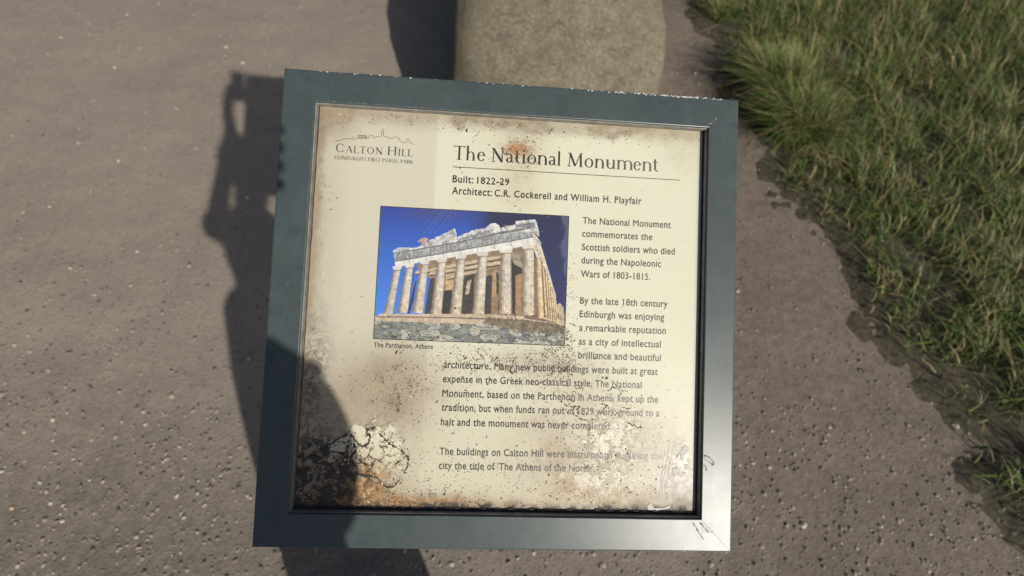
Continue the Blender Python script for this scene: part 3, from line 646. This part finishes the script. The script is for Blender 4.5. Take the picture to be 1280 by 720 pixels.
for body, x0, x1, y, cap, bold in (
    ('Built:', C1, -46.7, 144.6, 8.0, .46), ('1822-29', -42.0, -5.5, 144.6, 7.7, .42),
    ('Architect:', C1, -24.6, 131.0, 8.0, .42), ('C.R. Cockerell and William H. Playfair', -21.4, 150.4, 131.0, 7.7, .42),
    ('The National Monument', C2, 186.4, 104.8, 7.5, B1), ('commemorates the', C2, 164.6, 89.4, 7.5, B1),
    ('Scottish soldiers who died', C2, 191.9, 73.8, 7.5, B1), ('during the Napoleonic', C2, 175.8, 58.4, 7.5, B1), ('Wars of 1803-1815.', C2, 163.5, 42.7, 7.5, B1),
    ('By the late 18th century', C2, 184.8, 11.9, 7.5, B1), ('Edinburgh was enjoying', C2, 181.2, -3.6, 7.5, B1), ('a remarkable reputation', C2, 183.4, -19.2, 7.5, B1),
    ('as a city of intellectual', C2, 177.8, -35.0, 7.5, B1), ('brilliance and beautiful', C2, 178.3, -50.6, 7.5, B1),
    ('architecture. Many new public buildings were built at great', C1, 175.1, -66.6, 7.6, B1), ('expense in the Greek neo-classical style. The National', C1, 156.5, -82.3, 7.6, B1),
    ('Monument, based on the Parthenon in Athens, kept up the', C1, 176.4, -98.3, 7.6, B1), ('tradition, but when funds ran out in 1829 work ground to a', C1, 178.2, -113.9, 7.6, B1),
    ('halt and the monument was never completed.', C1, 122.9, -130.0, 7.6, B1),
    ('The buildings on Calton Hill were instrumental in gaining the', C1, 182.4, -162.2, 7.6, B1), ("city the title of 'The Athens of the North'.", C1, 104.8, -177.7, 7.6, B1),
    ('The Parthenon, Athens', -148.4, -83.1, -46.1, 5.2, .22)):
    text_line(body, x0, x1, y, cap, bold)

# serif capitals and title letters drawn with strokes: stems, hairlines, bowls, slab serifs
TH, HN = .104, .044
def L(x0, y0, x1, y1, w=TH): return ('l', x0, y0, x1, y1, w)
def A(cx, cy, rx, ry, a0, a1, hi=TH, lo=HN): return ('a', cx, cy, rx, ry, a0, a1, hi, lo)
def SF(x, y, h=.105): return ('l', x - h, y, x + h, y, .034)
X_ = .64
GL = {
 'T': (.70, [L(.35, 0, .35, .98), L(.02, .975, .68, .975, .05), L(.03, .98, .03, .86, .04), L(.67, .98, .67, .86, .04), SF(.35, .02, .15)]),
 'h': (.66, [L(.15, 0, .15, 1.05), L(.51, 0, .51, .42), A(.335, .43, .223, .225, 0, 150), SF(.15, .02, .10), SF(.51, .02, .10), L(.06, 1.02, .15, 1.05, .035)]),
 'e': (.54, [A(.28, .315, .235, .32, 8, 322), L(.09, .37, .47, .37, .036)]),
 'N': (.86, [L(.17, 0, .17, .97, .058), L(.15, .97, .69, .02, .125), L(.69, .0, .69, .98, .058), SF(.17, .02, .13), SF(.69, .98, .13), L(.03, .98, .2, .98, .04)]),
 'a': (.53, [L(.37, .06, .37, .45, .095), A(.235, .46, .183, .175, 0, 155), A(.215, .175, .165, .175, 60, 330), L(.28, .35, .37, .385, .04), L(.37, .06, .49, .03, .05)]),
 't': (.44, [L(.17, .1, .17, .84), L(.02, .62, .35, .62, .045), A(.29, .11, .12, .115, 180, 300, TH, .05)]),
 'i': (.31, [L(.15, 0, .15, .64), SF(.15, .02, .1), L(.06, .60, .15, .64, .035), ('d', .15, .86, .068)]),
 'o': (.62, [A(.31, .315, .265, .325, 0, 360)]),
 'n': (.68, [L(.16, 0, .16, .64), L(.53, 0, .53, .42), A(.345, .43, .233, .225, 0, 150), SF(.16, .02, .10), SF(.53, .02, .10), L(.07, .60, .16, .64, .035)]),
 'l': (.31, [L(.15, 0, .15, 1.05), SF(.15, .02, .1), L(.06, 1.02, .15, 1.05, .035)]),
 'M': (1.02, [L(.15, 0, .19, .97, .055), L(.19, .97, .51, .05, .12), L(.51, .05, .83, .97, .055), L(.83, .97, .87, 0, .118), SF(.15, .02, .12), SF(.87, .02, .14), L(.06, .98, .22, .98, .04), L(.80, .98, .96, .98, .04)]),
 'u': (.68, [L(.16, .2, .16, .63), L(.52, .02, .52, .63), A(.335, .215, .227, .222, 180, 335), L(.52, .03, .62, .02, .035), L(.07, .60, .16, .63, .035), L(.43, .60, .52, .63, .035)]),
 'm': (1.04, [L(.16, 0, .16, .64), L(.53, 0, .53, .42), L(.90, 0, .90, .42), A(.345, .43, .233, .225, 0, 150), A(.715, .43, .233, .225, 0, 150), SF(.16, .02, .09), SF(.53, .02, .09), SF(.90, .02, .09), L(.07, .60, .16, .64, .035)]),
 'C': (.80, [A(.43, .49, .36, .49, 42, 318), L(.71, .83, .71, .70, .04), L(.70, .27, .73, .16, .04)]),
 'A': (.80, [L(.12, .0, .40, .98, .05), L(.40, .98, .69, 0, .12), L(.22, .34, .58, .34, .04), SF(.12, .02), SF(.69, .02)]),
 'L': (.62, [L(.17, 0, .17, .98), L(.10, .025, .58, .025, .05), L(.58, .02, .60, .2, .04), SF(.17, .98)]),
 'O': (.86, [A(.43, .49, .36, .49, 0, 360)]),
 'H': (.86, [L(.17, 0, .17, .98), L(.69, 0, .69, .98), L(.17, .51, .69, .51, .045), SF(.17, .02), SF(.69, .02), SF(.17, .98), SF(.69, .98)]),
 'I': (.36, [L(.18, 0, .18, .98), SF(.18, .02), SF(.18, .98)]),
 'E': (.66, [L(.17, 0, .17, .98), L(.1, .025, .58, .025, .05), L(.1, .96, .56, .96, .05), L(.17, .51, .48, .51, .045), L(.58, .02, .60, .18, .04), L(.56, .96, .56, .82, .04)]),
 'D': (.82, [L(.17, 0, .17, .98), A(.36, .49, .36, .47, -90, 90), L(.1, .025, .38, .025, .05), L(.1, .96, .38, .96, .05)]),
 'B': (.70, [L(.17, 0, .17, .98), A(.33, .73, .21, .23, -90, 90), A(.35, .27, .25, .25, -90, 90), L(.1, .025, .36, .025, .05), L(.1, .96, .34, .96, .05), L(.17, .51, .35, .51, .045)]),
 'U': (.82, [L(.17, .3, .17, .98), L(.67, .3, .67, .98, .055), A(.42, .31, .25, .30, 180, 360), SF(.17, .98), SF(.67, .98)]),
 'R': (.76, [L(.17, 0, .17, .98), A(.34, .72, .23, .24, -90, 90), L(.1, .96, .35, .96, .05), L(.17, .48, .35, .48, .045), L(.38, .48, .68, .02, .11), SF(.17, .02), SF(.70, .02, .06)]),
 'G': (.84, [A(.43, .49, .36, .49, 42, 318), L(.72, .05, .72, .42, .11), SF(.70, .43), L(.71, .83, .71, .70, .04)]),
 'S': (.56, [A(.27, .73, .19, .24, 40, 270), A(.28, .25, .21, .25, -130, 90), L(.45, .92, .45, .78, .04), L(.07, .22, .07, .06, .04)]),
 'F': (.62, [L(.17, 0, .17, .98), L(.1, .96, .56, .96, .05), L(.17, .51, .46, .51, .045), L(.56, .96, .56, .82, .04), SF(.17, .02)]),
 'P': (.66, [L(.17, 0, .17, .98), A(.33, .70, .24, .26, -90, 90), L(.1, .96, .35, .96, .05), L(.17, .45, .35, .45, .045), SF(.17, .02)]),
 'K': (.78, [L(.17, 0, .17, .98), L(.17, .42, .62, .96, .05), L(.30, .58, .68, .02, .12), SF(.17, .02), SF(.17, .98), SF(.62, .98, .09), SF(.70, .02, .08)]),
 "'": (.22, [L(.1, .75, .12, .98, .09)]), ' ': (.32, [])}
def serif(parts, x0, x1, y, name, extra=1.):
    """parts: list of (text, cap height mm). Spread to fill x0..x1"""
    tot = sum(GL[ch][0] * h for s, h in parts for ch in s); kx = (x1 - x0) / tot; x = x0
    V, F = [], []; z = FZ; q = 0
    for s, hh in parts:
        for ch in s:
            wd, st_ = GL[ch]; h = hh * (1.07 if ch.islower() and ch not in 'hl' else 1.)
            for g in st_:
                zz = z + (q % 7) * 3e-6; q += 1
                if g[0] == 'l':
                    _, a, b, c, d, w_ = g
                    flat_strip(V, F, [((x + a * h * kx) / 1000, (y + b * h) / 1000), ((x + c * h * kx) / 1000, (y + d * h) / 1000)], w_ * (extra if w_ > .09 else 1.12) * h / 1000, zz)
                elif g[0] == 'a':
                    _, cx_, cy_, rx, ry, a0, a1, hi, lo = g; n = 18
                    an = [R(a0 + (a1 - a0) * i / n) for i in range(n + 1)]
                    ws = [(lo * 1.1 + (hi * extra - lo * 1.1) * abs(math.cos(t_)) ** 1.5) * h / 1000 for t_ in an]
                    pts = [((x + (cx_ + (rx - ws[i] * 500 / h) * math.cos(t_)) * h * kx) / 1000, (y + (cy_ + (ry - ws[i] * 500 / h) * math.sin(t_)) * h) / 1000) for i, t_ in enumerate(an)]
                    flat_strip(V, F, pts, 0, zz, ws=ws)
                else:
                    _, a, b, r_ = g; n0 = len(V)
                    V += [((x + a * h * kx + r_ * h * math.cos(t_ * .785)) / 1000, (y + b * h + r_ * h * math.sin(t_ * .785)) / 1000, zz) for t_ in range(8)]; F.append(tuple(range(n0, n0 + 8)))
            x += wd * hh * kx
    o = mesh_obj(name, V, F, M['ink'], panel); add_wear_glare(o)
    bm_ = bmesh.new(); bm_.from_mesh(o.data)
    for f in bm_.faces:
        f.normal_update()
        if f.normal.z < 0: f.normal_flip()
    bm_.to_mesh(o.data); bm_.free(); return o
serif([('The National Monument', 16.3)], -70.6, 171.0, 171.0, 'title_lettering', 1.3)
serif([('C', 10.2), ('ALTON ', 8.1), ('H', 10.2), ('ILL', 8.1)], -203.8, -116.0, 171.6, 'logo_lettering', 1.42)
serif([("EDINBURGH'S FIRST PUBLIC PARK", 4.3)], -203.9, -115.7, 163.2, 'logo_lettering', 1.5)
V, F = [], []; flat_strip(V, F, [(-.0704, .1625), (.1964, .1625)], .00085, FZ); r_ = mesh_obj('title_rule', V, F, M['ink'], panel); add_wear_glare(r_)
V, F = [], []
for i, ln in enumerate(SKYL): flat_strip(V, F, [(a / 1000, b / 1000) for a, b in ln], .00055 if i < 2 else .00045, FZ + i * 1e-6)
r_ = mesh_obj('skyline_emblem', V, F, M['ink'], panel); add_wear_glare(r_)

# ---- wear that has a shape of its own
def wiggle(pts, w, sub=5, amp=.5, z=0):
    out, ws = [], []
    for i in range(len(pts) - 1):
        for s in range(sub):
            t_ = s / sub; x = pts[i][0] * (1 - t_) + pts[i + 1][0] * t_; y = pts[i][1] * (1 - t_) + pts[i + 1][1] * t_
            out.append(((x + noise.noise(Vector((x * .9, y * .9, 1))) * amp) / 1000, (y + noise.noise(Vector((x * .9, y * .9, 5))) * amp) / 1000))
            ws.append(w * (.22 + 2.1 * abs(noise.noise(Vector((x * .42, y * .42, 9)))) ** 1.25) / 1000)
    out.append((pts[-1][0] / 1000, pts[-1][1] / 1000)); ws.append(w * .3 / 1000); ws[0] *= .4
    return out, ws
V, F = [], []
for i, ln in enumerate(CRACKS):
    p_, w_ = wiggle(ln, 3.2 if i < 7 else (2.4 if i < 18 else 1.3), 7, 1.3); flat_strip(V, F, p_, 0, FZ + .00012 + i * 2e-6, ws=w_)
tag(mesh_obj('cracks', V, F, M['crack'], panel), kind='stuff')
V, F = [], []
for i, ln in enumerate(SCR):
    p_, w_ = wiggle(ln, .8, 6, .3); flat_strip(V, F, p_, 0, FZ + .0002 + i * 2e-6, ws=w_)
for i in range(10):   # faint hairline scratches elsewhere
    x, y = random.uniform(-190, 190), random.uniform(-150, 200); a = random.uniform(1.8, 2.6); l_ = random.uniform(8, 24)
    p_, w_ = wiggle([(x, y), (x + math.cos(a) * l_, y + math.sin(a) * l_)], .22, 6, .3); flat_strip(V, F, p_, 0, FZ + .00018 + i * 2e-6, ws=w_)
tag(mesh_obj('scratches', V, F, M['scratch'], panel), kind='stuff')
V, F = [], []
for i, ln in enumerate(PEEL):
    b = len(V); V += [(a / 1000, c / 1000, FZ + .0003 + i * 2e-6) for a, c in ln]; F.append(tuple(range(b, b + len(ln))))
tag(mesh_obj('peeling_film', V, F, M['pale'], panel), kind='stuff')
# dirt specks: clustered by a density map
sources = [(-118, -95, 30, 26, 5), (-100, -80, 60, 40, 1.4), (4, 183, 26, 16, 4), (4, 188, 15, 8, 16), (0, 165, 40, 45, 1.2), (30, -55, 60, 12, 8), (-40, -60, 60, 14, 3.4), (70, 0, 10, 70, 1.2), (74, -45, 8, 14, 10), (60, -75, 30, 14, 4), (90, -100, 50, 30, 2),
           (60, -170, 50, 35, 1.5), (120, -150, 50, 40, 2.2), (60, -200, 60, 14, 1.5), (-60, -190, 60, 28, 2.2), (-120, -205, 70, 12, 4), (-150, -175, 40, 30, 2), (-190, -60, 30, 60, .6), (0, 0, 400, 400, .035), (0, 212, 210, 10, 3.2), (-213, 90, 7, 120, 1.2), (-60, -100, 40, 50, .8), (150, -195, 50, 20, 1.6), (68, -30, 8, 60, 2), (45, -35, 40, 22, 3.0)]
def dens(x, y): return sum(k * math.exp(-((x - a) / r1) ** 2 - ((y - b) / r2) ** 2) for a, b, r1, r2, k in sources)
V, F, C = [], [], []; n = 0; tries = 0
while n < 8500 and tries < 400000:
    tries += 1; x, y = random.uniform(-222, 222), random.uniform(-220, 221)
    d = dens(x, y) * (.25 + 1.6 * max(0, noise.noise(Vector((x * .08, y * .08, 4))) + .25))
    if random.random() * 9 > d: continue
    s = min(1.25, .27 * random.lognormvariate(0, .50)) * (1.25 if d > 3 else 1); kf = random.choice((4, 5, 6)); st_ = random.uniform(1, 2.2); a = random.uniform(0, 3.14)
    b = len(V)
    for i in range(kf):
        t_ = i / kf * 6.283 + random.uniform(-.3, .3); r1 = s * random.uniform(.6, 1.3); ex, ey = r1 * math.cos(t_) * st_, r1 * math.sin(t_)
        V.append(((x + ex * math.cos(a) - ey * math.sin(a)) / 1000, (y + ex * math.sin(a) + ey * math.cos(a)) / 1000, FZ + .00006 + (n % 40) * 1.2e-6))
    F.append(tuple(range(b, b + kf)))
    near_rust = blob(4, 188, 16, 8, np.array(x), np.array(y)) > .4
    c = (.42, .19, .10) if near_rust and random.random() < .8 else random.choice(((.05, .038, .028), (.09, .065, .045), (.15, .11, .08), (.22, .16, .11)))
    if random.random() < .05: c = (.62, .58, .46)
    C += [c] * kf; n += 1
sp_ = mesh_obj('dirt_specks', V, F, M['specks'], panel); color_attr(sp_.data, 'tone', np.array(C)); tag(sp_, kind='stuff')

V, F, C = [], [], []; n = 0
for i, ln in enumerate(CRACKS[:28]):
    for (x0, y0), (x1, y1) in zip(ln, ln[1:]):
        for _ in range(7 if i < 18 else 4):
            u_ = random.random(); sp = 3.2 if i < 18 else 6; x = x0 + (x1 - x0) * u_ + random.gauss(0, sp); y = y0 + (y1 - y0) * u_ + random.gauss(0, sp)
            s = random.uniform(.25, 1.0); kf = random.choice((5, 6, 7)); st_ = random.uniform(1, 2.6); a = random.uniform(0, 3.14); b = len(V)
            for q in range(kf):
                t_ = q / kf * 6.283; r1 = s * random.uniform(.4, 1.3); ex, ey = r1 * math.cos(t_) * st_, r1 * math.sin(t_)
                V.append(((x + ex * math.cos(a) - ey * math.sin(a)) / 1000, (y + ex * math.sin(a) + ey * math.cos(a)) / 1000, FZ + .0001 + (n % 40) * 1.2e-6))
            F.append(tuple(range(b, b + kf))); n += 1
            C += [random.choice(((.05, .038, .028), (.10, .07, .045), (.17, .13, .09), (.58, .55, .44)))] * kf
o = mesh_obj('flaked_bits', V, F, M['specks'], panel); color_attr(o.data, 'tone', np.array(C)); tag(o, kind='stuff')

# chipped paint on the frame: bare metal flecks along the outer top edge and round the opening
V, F = [], []
def fleck(x, y, z, s, st_=1.6):
    b = len(V); kf = random.choice((5, 6, 7))
    for i in range(kf):
        t_ = i / kf * 6.283 + random.uniform(-.3, .3); r1 = s * random.uniform(.5, 1.3)
        V.append(((x + r1 * math.cos(t_) * st_) / 1000, (y + r1 * math.sin(t_)) / 1000, z + random.uniform(0, 1e-5)))
    F.append(tuple(range(b, b + kf)))
for a, b, k in ((-225, -195, 5), (-150, -120, 4), (-245, 240, 26), (60, 240, 34), (120, 240, 60), (170, 215, 44)):
    for _ in range(k): fleck(random.uniform(a, b), 258.4 + random.uniform(-1.1, .3), .00028, random.choice((.25, .35, .5, .8)))
for _ in range(46): fleck(random.uniform(-226, -100) if random.random() < .6 else random.uniform(-226, 224), 224.6 + random.uniform(-.3, .6), .00030, .22, 2.2)
for _ in range(30): fleck(-225.7 + random.uniform(-.5, .3), random.uniform(-100, 226), .00030, .25, .8)
for _ in range(26): fleck(random.uniform(-200, 200), -224.8 + random.uniform(-.5, .2), .00030, .25, 1.8)
for _ in range(90): fleck(random.uniform(-255, 255), random.choice((1, -1)) * random.uniform(227, 256), .00028, random.uniform(.1, .2), 1)
for _ in range(14): fleck(random.uniform(190, 225), -258 + random.uniform(-.8, .4), .00028, .3)
tag(mesh_obj('paint_chips', V, F, M['metal'], frame), kind='stuff')
V, F = [], []
for i, (sx, sy) in enumerate(((-1, -1), (1, -1), (1, 1), (-1, 1))):      # mitred corner joints
    V, F = [], []
    flat_strip(V, F, [(sx * (OX + .0012), sy * (OY + .0012)), (sx * (OX + .018), sy * (OY + .0183)), (sx * (OX + .0345), sy * (OY + .0345))], .00035, .00032)
    mesh_obj('corner_joint', V, F, M['seam'], frame)
V, F = [], []      # paint torn and rucked up beside the opening and at the lower corner
for i, (ln, wd_) in enumerate((([(226, -154), (230, -153.6), (235, -156.5), (238.5, -161), (238.2, -164), (236, -162.5), (232.5, -160)], 2.0), ([(226.6, -163), (229, -166), (230, -170)], 1.8), ([(227, -157), (231, -158.5)], 1.3),
                      ([(215, -227), (219, -233), (224, -241), (229, -246)], 1.4), ([(223, -226.5), (228, -232), (234, -239)], 2.4), ([(225, -231), (229, -239)], .8))):
    p_, w_ = wiggle(ln, wd_, 6, .5); w_ = [x * .8 for x in w_]; flat_strip(V, F, p_, 0, .0004 + i * 1e-5, ws=w_)
tag(mesh_obj('torn_paint', V, F, M['curl'], frame), kind='stuff')
V, F = [], []
for i, (ln, wd_) in enumerate((([(228, -154.6), (233, -156.5), (236.5, -160)], .9), ([(216.5, -227.5), (221, -234), (227, -243)], .8), ([(226, -228), (231, -233), (236.5, -238), (239.5, -237.5), (234, -233)], 1.3), ([(224, 226.5), (230, 230), (234, 236)], .5), ([(231, -236), (236, -241)], .7))):
    p_, w_ = wiggle(ln, wd_, 6, .6); flat_strip(V, F, p_, 0, .0006 + i * 1e-5, ws=w_)
tag(mesh_obj('bare_scratches', V, F, M['metal'], frame), kind='stuff')

# ---------------------------------------------------------------- the photographer, standing behind the camera, whose shadow falls on the sign
def skin_mesh(name, pts, edges, mats, region):
    me = bpy.data.meshes.new(name); me.from_pydata([p[:3] for p in pts], edges, []); o = bpy.data.objects.new(name, me); COL.objects.link(o)
    md = o.modifiers.new('s', 'SKIN'); md.use_smooth_shade = True
    for i, p in enumerate(pts):
        sv = me.skin_vertices[0].data[i]; sv.radius = (p[3], p[4] if len(p) > 4 else p[3]); sv.use_root = (i == 0)
    md2 = o.modifiers.new('u', 'SUBSURF'); md2.levels = md2.render_levels = 2
    bpy.context.view_layer.update()
    m2 = bpy.data.meshes.new_from_object(o.evaluated_get(bpy.context.evaluated_depsgraph_get())); bpy.data.objects.remove(o)
    m2.materials.clear()
    for k_ in mats: m2.materials.append(k_)
    for f in m2.polygons: f.material_index = region(f.center); f.use_smooth = True
    r = bpy.data.objects.new(name, m2); COL.objects.link(r); return r
lens = SIGN @ CAM_LOCAL
toW = lambda x, y, z: SIGN @ (m @ Vector((x, y, z)))        # camera axes: right, up, back
HD = Vector((.064, -.612, HS + .310))
P = [(-.03, -.80, .84, .13, .10), (.0, -.79, .98, .13, .10), (.02, -.75, 1.12, .15, .10), (.03, -.715, 1.205, .11, .07), (.045, -.67, 1.285, .042), (.056, -.64, 1.34, .045), (.064, -.612, 1.43, .072, .08), (.064, -.60, 1.48, .05)]
Eg = [(i, i + 1) for i in range(7)]
def chain(start, pts):
    prev = start
    for p in pts: P.append(p); Eg.append((prev, len(P) - 1)); prev = len(P) - 1
    return prev
chain(0, [(.035, -.79, .78, .095), (.035, -.74, .46, .075), (.03, -.78, .10, .06), (.03, -.66, .035, .035)])
chain(0, [(-.10, -.81, .78, .095), (-.105, -.78, .46, .075), (-.115, -.82, .10, .06), (-.125, -.70, .035, .035)])
rw = chain(3, [(.20, -.715, 1.215, .055), (.235, -.76, .96, .042), (.22, -.66, .74, .030), (.22, -.64, .68, .036, .02)])
hp = toW(-.018, -.10, .03)
lw = chain(3, [(-.13, -.69, 1.22, .055), (-.22, -.56, 1.10, .043), (-.10, -.34, 1.36, .030), (hp.x - .015, hp.y - .03, hp.z - .02, .032, .018)])
for k_, (dx, ln) in enumerate(((-.03, .060), (-.01, .075), (.01, .078), (.03, .065))):
    chain(rw, [(.22 + dx * .2, -.63 + dx * .8, .645, .009), (.22, -.625 + dx * .8, .645 - ln * .6, .008), (.213, -.62 + dx * .8, .64 - ln, .007)])
chain(rw, [(.20, -.60, .66, .010), (.195, -.58, .635, .008)])
for k_ in range(4):
    a = toW(.012, -.075 - .020 * k_, .030); b = toW(.045, -.07 - .020 * k_, .030); c = toW(.066, -.068 - .020 * k_, .018)
    chain(lw, [(*a, .009), (*b, .008), (*c, .007)])
a = toW(-.025, -.07, .022); b = toW(-.022, -.045, .014); chain(lw, [(*a, .011), (*b, .008)])
def region(c):
    c = Vector(c)
    if c.z > 1.325 and (c - HD).length < .17: return 2
    if (c - hp).length < .105 or (c.z < .71 and c.x > .17): return 2
    if c.z < .09: return 3
    return 1 if c.z < .86 and abs(c.x - .235) > .07 else 0
person = skin_mesh('person', P, Eg, [M['jacket'], M['trousers'], M['skin'], M['shoe']], region)
tag(person, 'person in a long navy coat, shaped for its shadow, bending towards the sign and holding up a phone', 'person')
def ell(name, c, r, mat, cut=None, nz=.004):
    bm_ = bmesh.new(); bmesh.ops.create_icosphere(bm_, subdivisions=4, radius=1)
    for v_ in bm_.verts:
        d_ = v_.co.copy(); k_ = 1 + nz / r[0] * noise.fractal(d_ * 6, 1, 2, 3)
        v_.co = Vector(c) + Vector((d_.x * r[0], d_.y * r[1], d_.z * r[2])) * k_
    if cut: bmesh.ops.delete(bm_, geom=[v_ for v_ in bm_.verts if cut(v_.co)], context='VERTS')
    return bm_obj(name, bm_, mat, person, True)
ell('head', HD + Vector((0, .012, -.01)), (.074, .092, .112), M['skin'], nz=.0)
ell('hair', HD + Vector((0, -.008, .012)), (.084, .100, .104), M['hair'], cut=lambda c: c.y > HD.y + .045 and c.z < HD.z + .045, nz=.01)
ell('nose', HD + Vector((0, .108, -.015)), (.013, .018, .024), M['skin'], nz=0)
for s_ in (-1, 1):
    ell('ear', HD + Vector((s_ * .078, .0, -.01)), (.008, .016, .028), M['skin'], nz=0)
    ell('eye', HD + Vector((s_ * .03, .092, .008)), (.012, .010, .008), M['pale'], nz=0)
ell('mouth', HD + Vector((0, .096, -.058)), (.024, .010, .006), m_plain('lips', (.4, .16, .13), (.45, .2, .16), .5), nz=0)

V, F = [], []; nk = 32  # coat added to close the gap in the legs' shadow
for z_, rx_, ry_, cx_, cy_ in ((1.02, .15, .11, .0, -.785), (.85, .165, .125, -.03, -.80), (.65, .175, .13, -.06, -.79), (.45, .18, .135, -.082, -.78), (.27, .185, .14, -.095, -.78)):
    for i in range(nk):
        a = i / nk * 6.2832; q = 1 + .035 * math.sin(a * 7 + z_ * 3)
        V.append((cx_ + rx_ * q * math.cos(a), cy_ + ry_ * q * math.sin(a), z_ + .006 * math.sin(a * 5)))
for r_ in range(4):
    for i in range(nk): F.append((r_ * nk + i, (r_ + 1) * nk + i, (r_ + 1) * nk + (i + 1) % nk, r_ * nk + (i + 1) % nk))
mesh_obj('shadow_coat', V, F, M['jacket'], person, True)

# phone held portrait; its rear lens is the camera's place
bm = bmesh.new(); box(bm, (-.020, -.135, .0075), (.052, .018, .0155), .003)
phone = bm_obj('mobile_phone', bm, M['phone']); phone.data.transform(SIGN @ m)
tag(phone, 'black mobile phone held upright above the sign', 'phone')
bm = bmesh.new(); bmesh.ops.create_cone(bm, cap_ends=True, segments=32, radius1=.006, radius2=.006, depth=.002, matrix=Matrix.Translation((0, 0, .0064)))
ln_ = bm_obj('lens', bm, M['glass'], phone); ln_.data.transform(SIGN @ m)
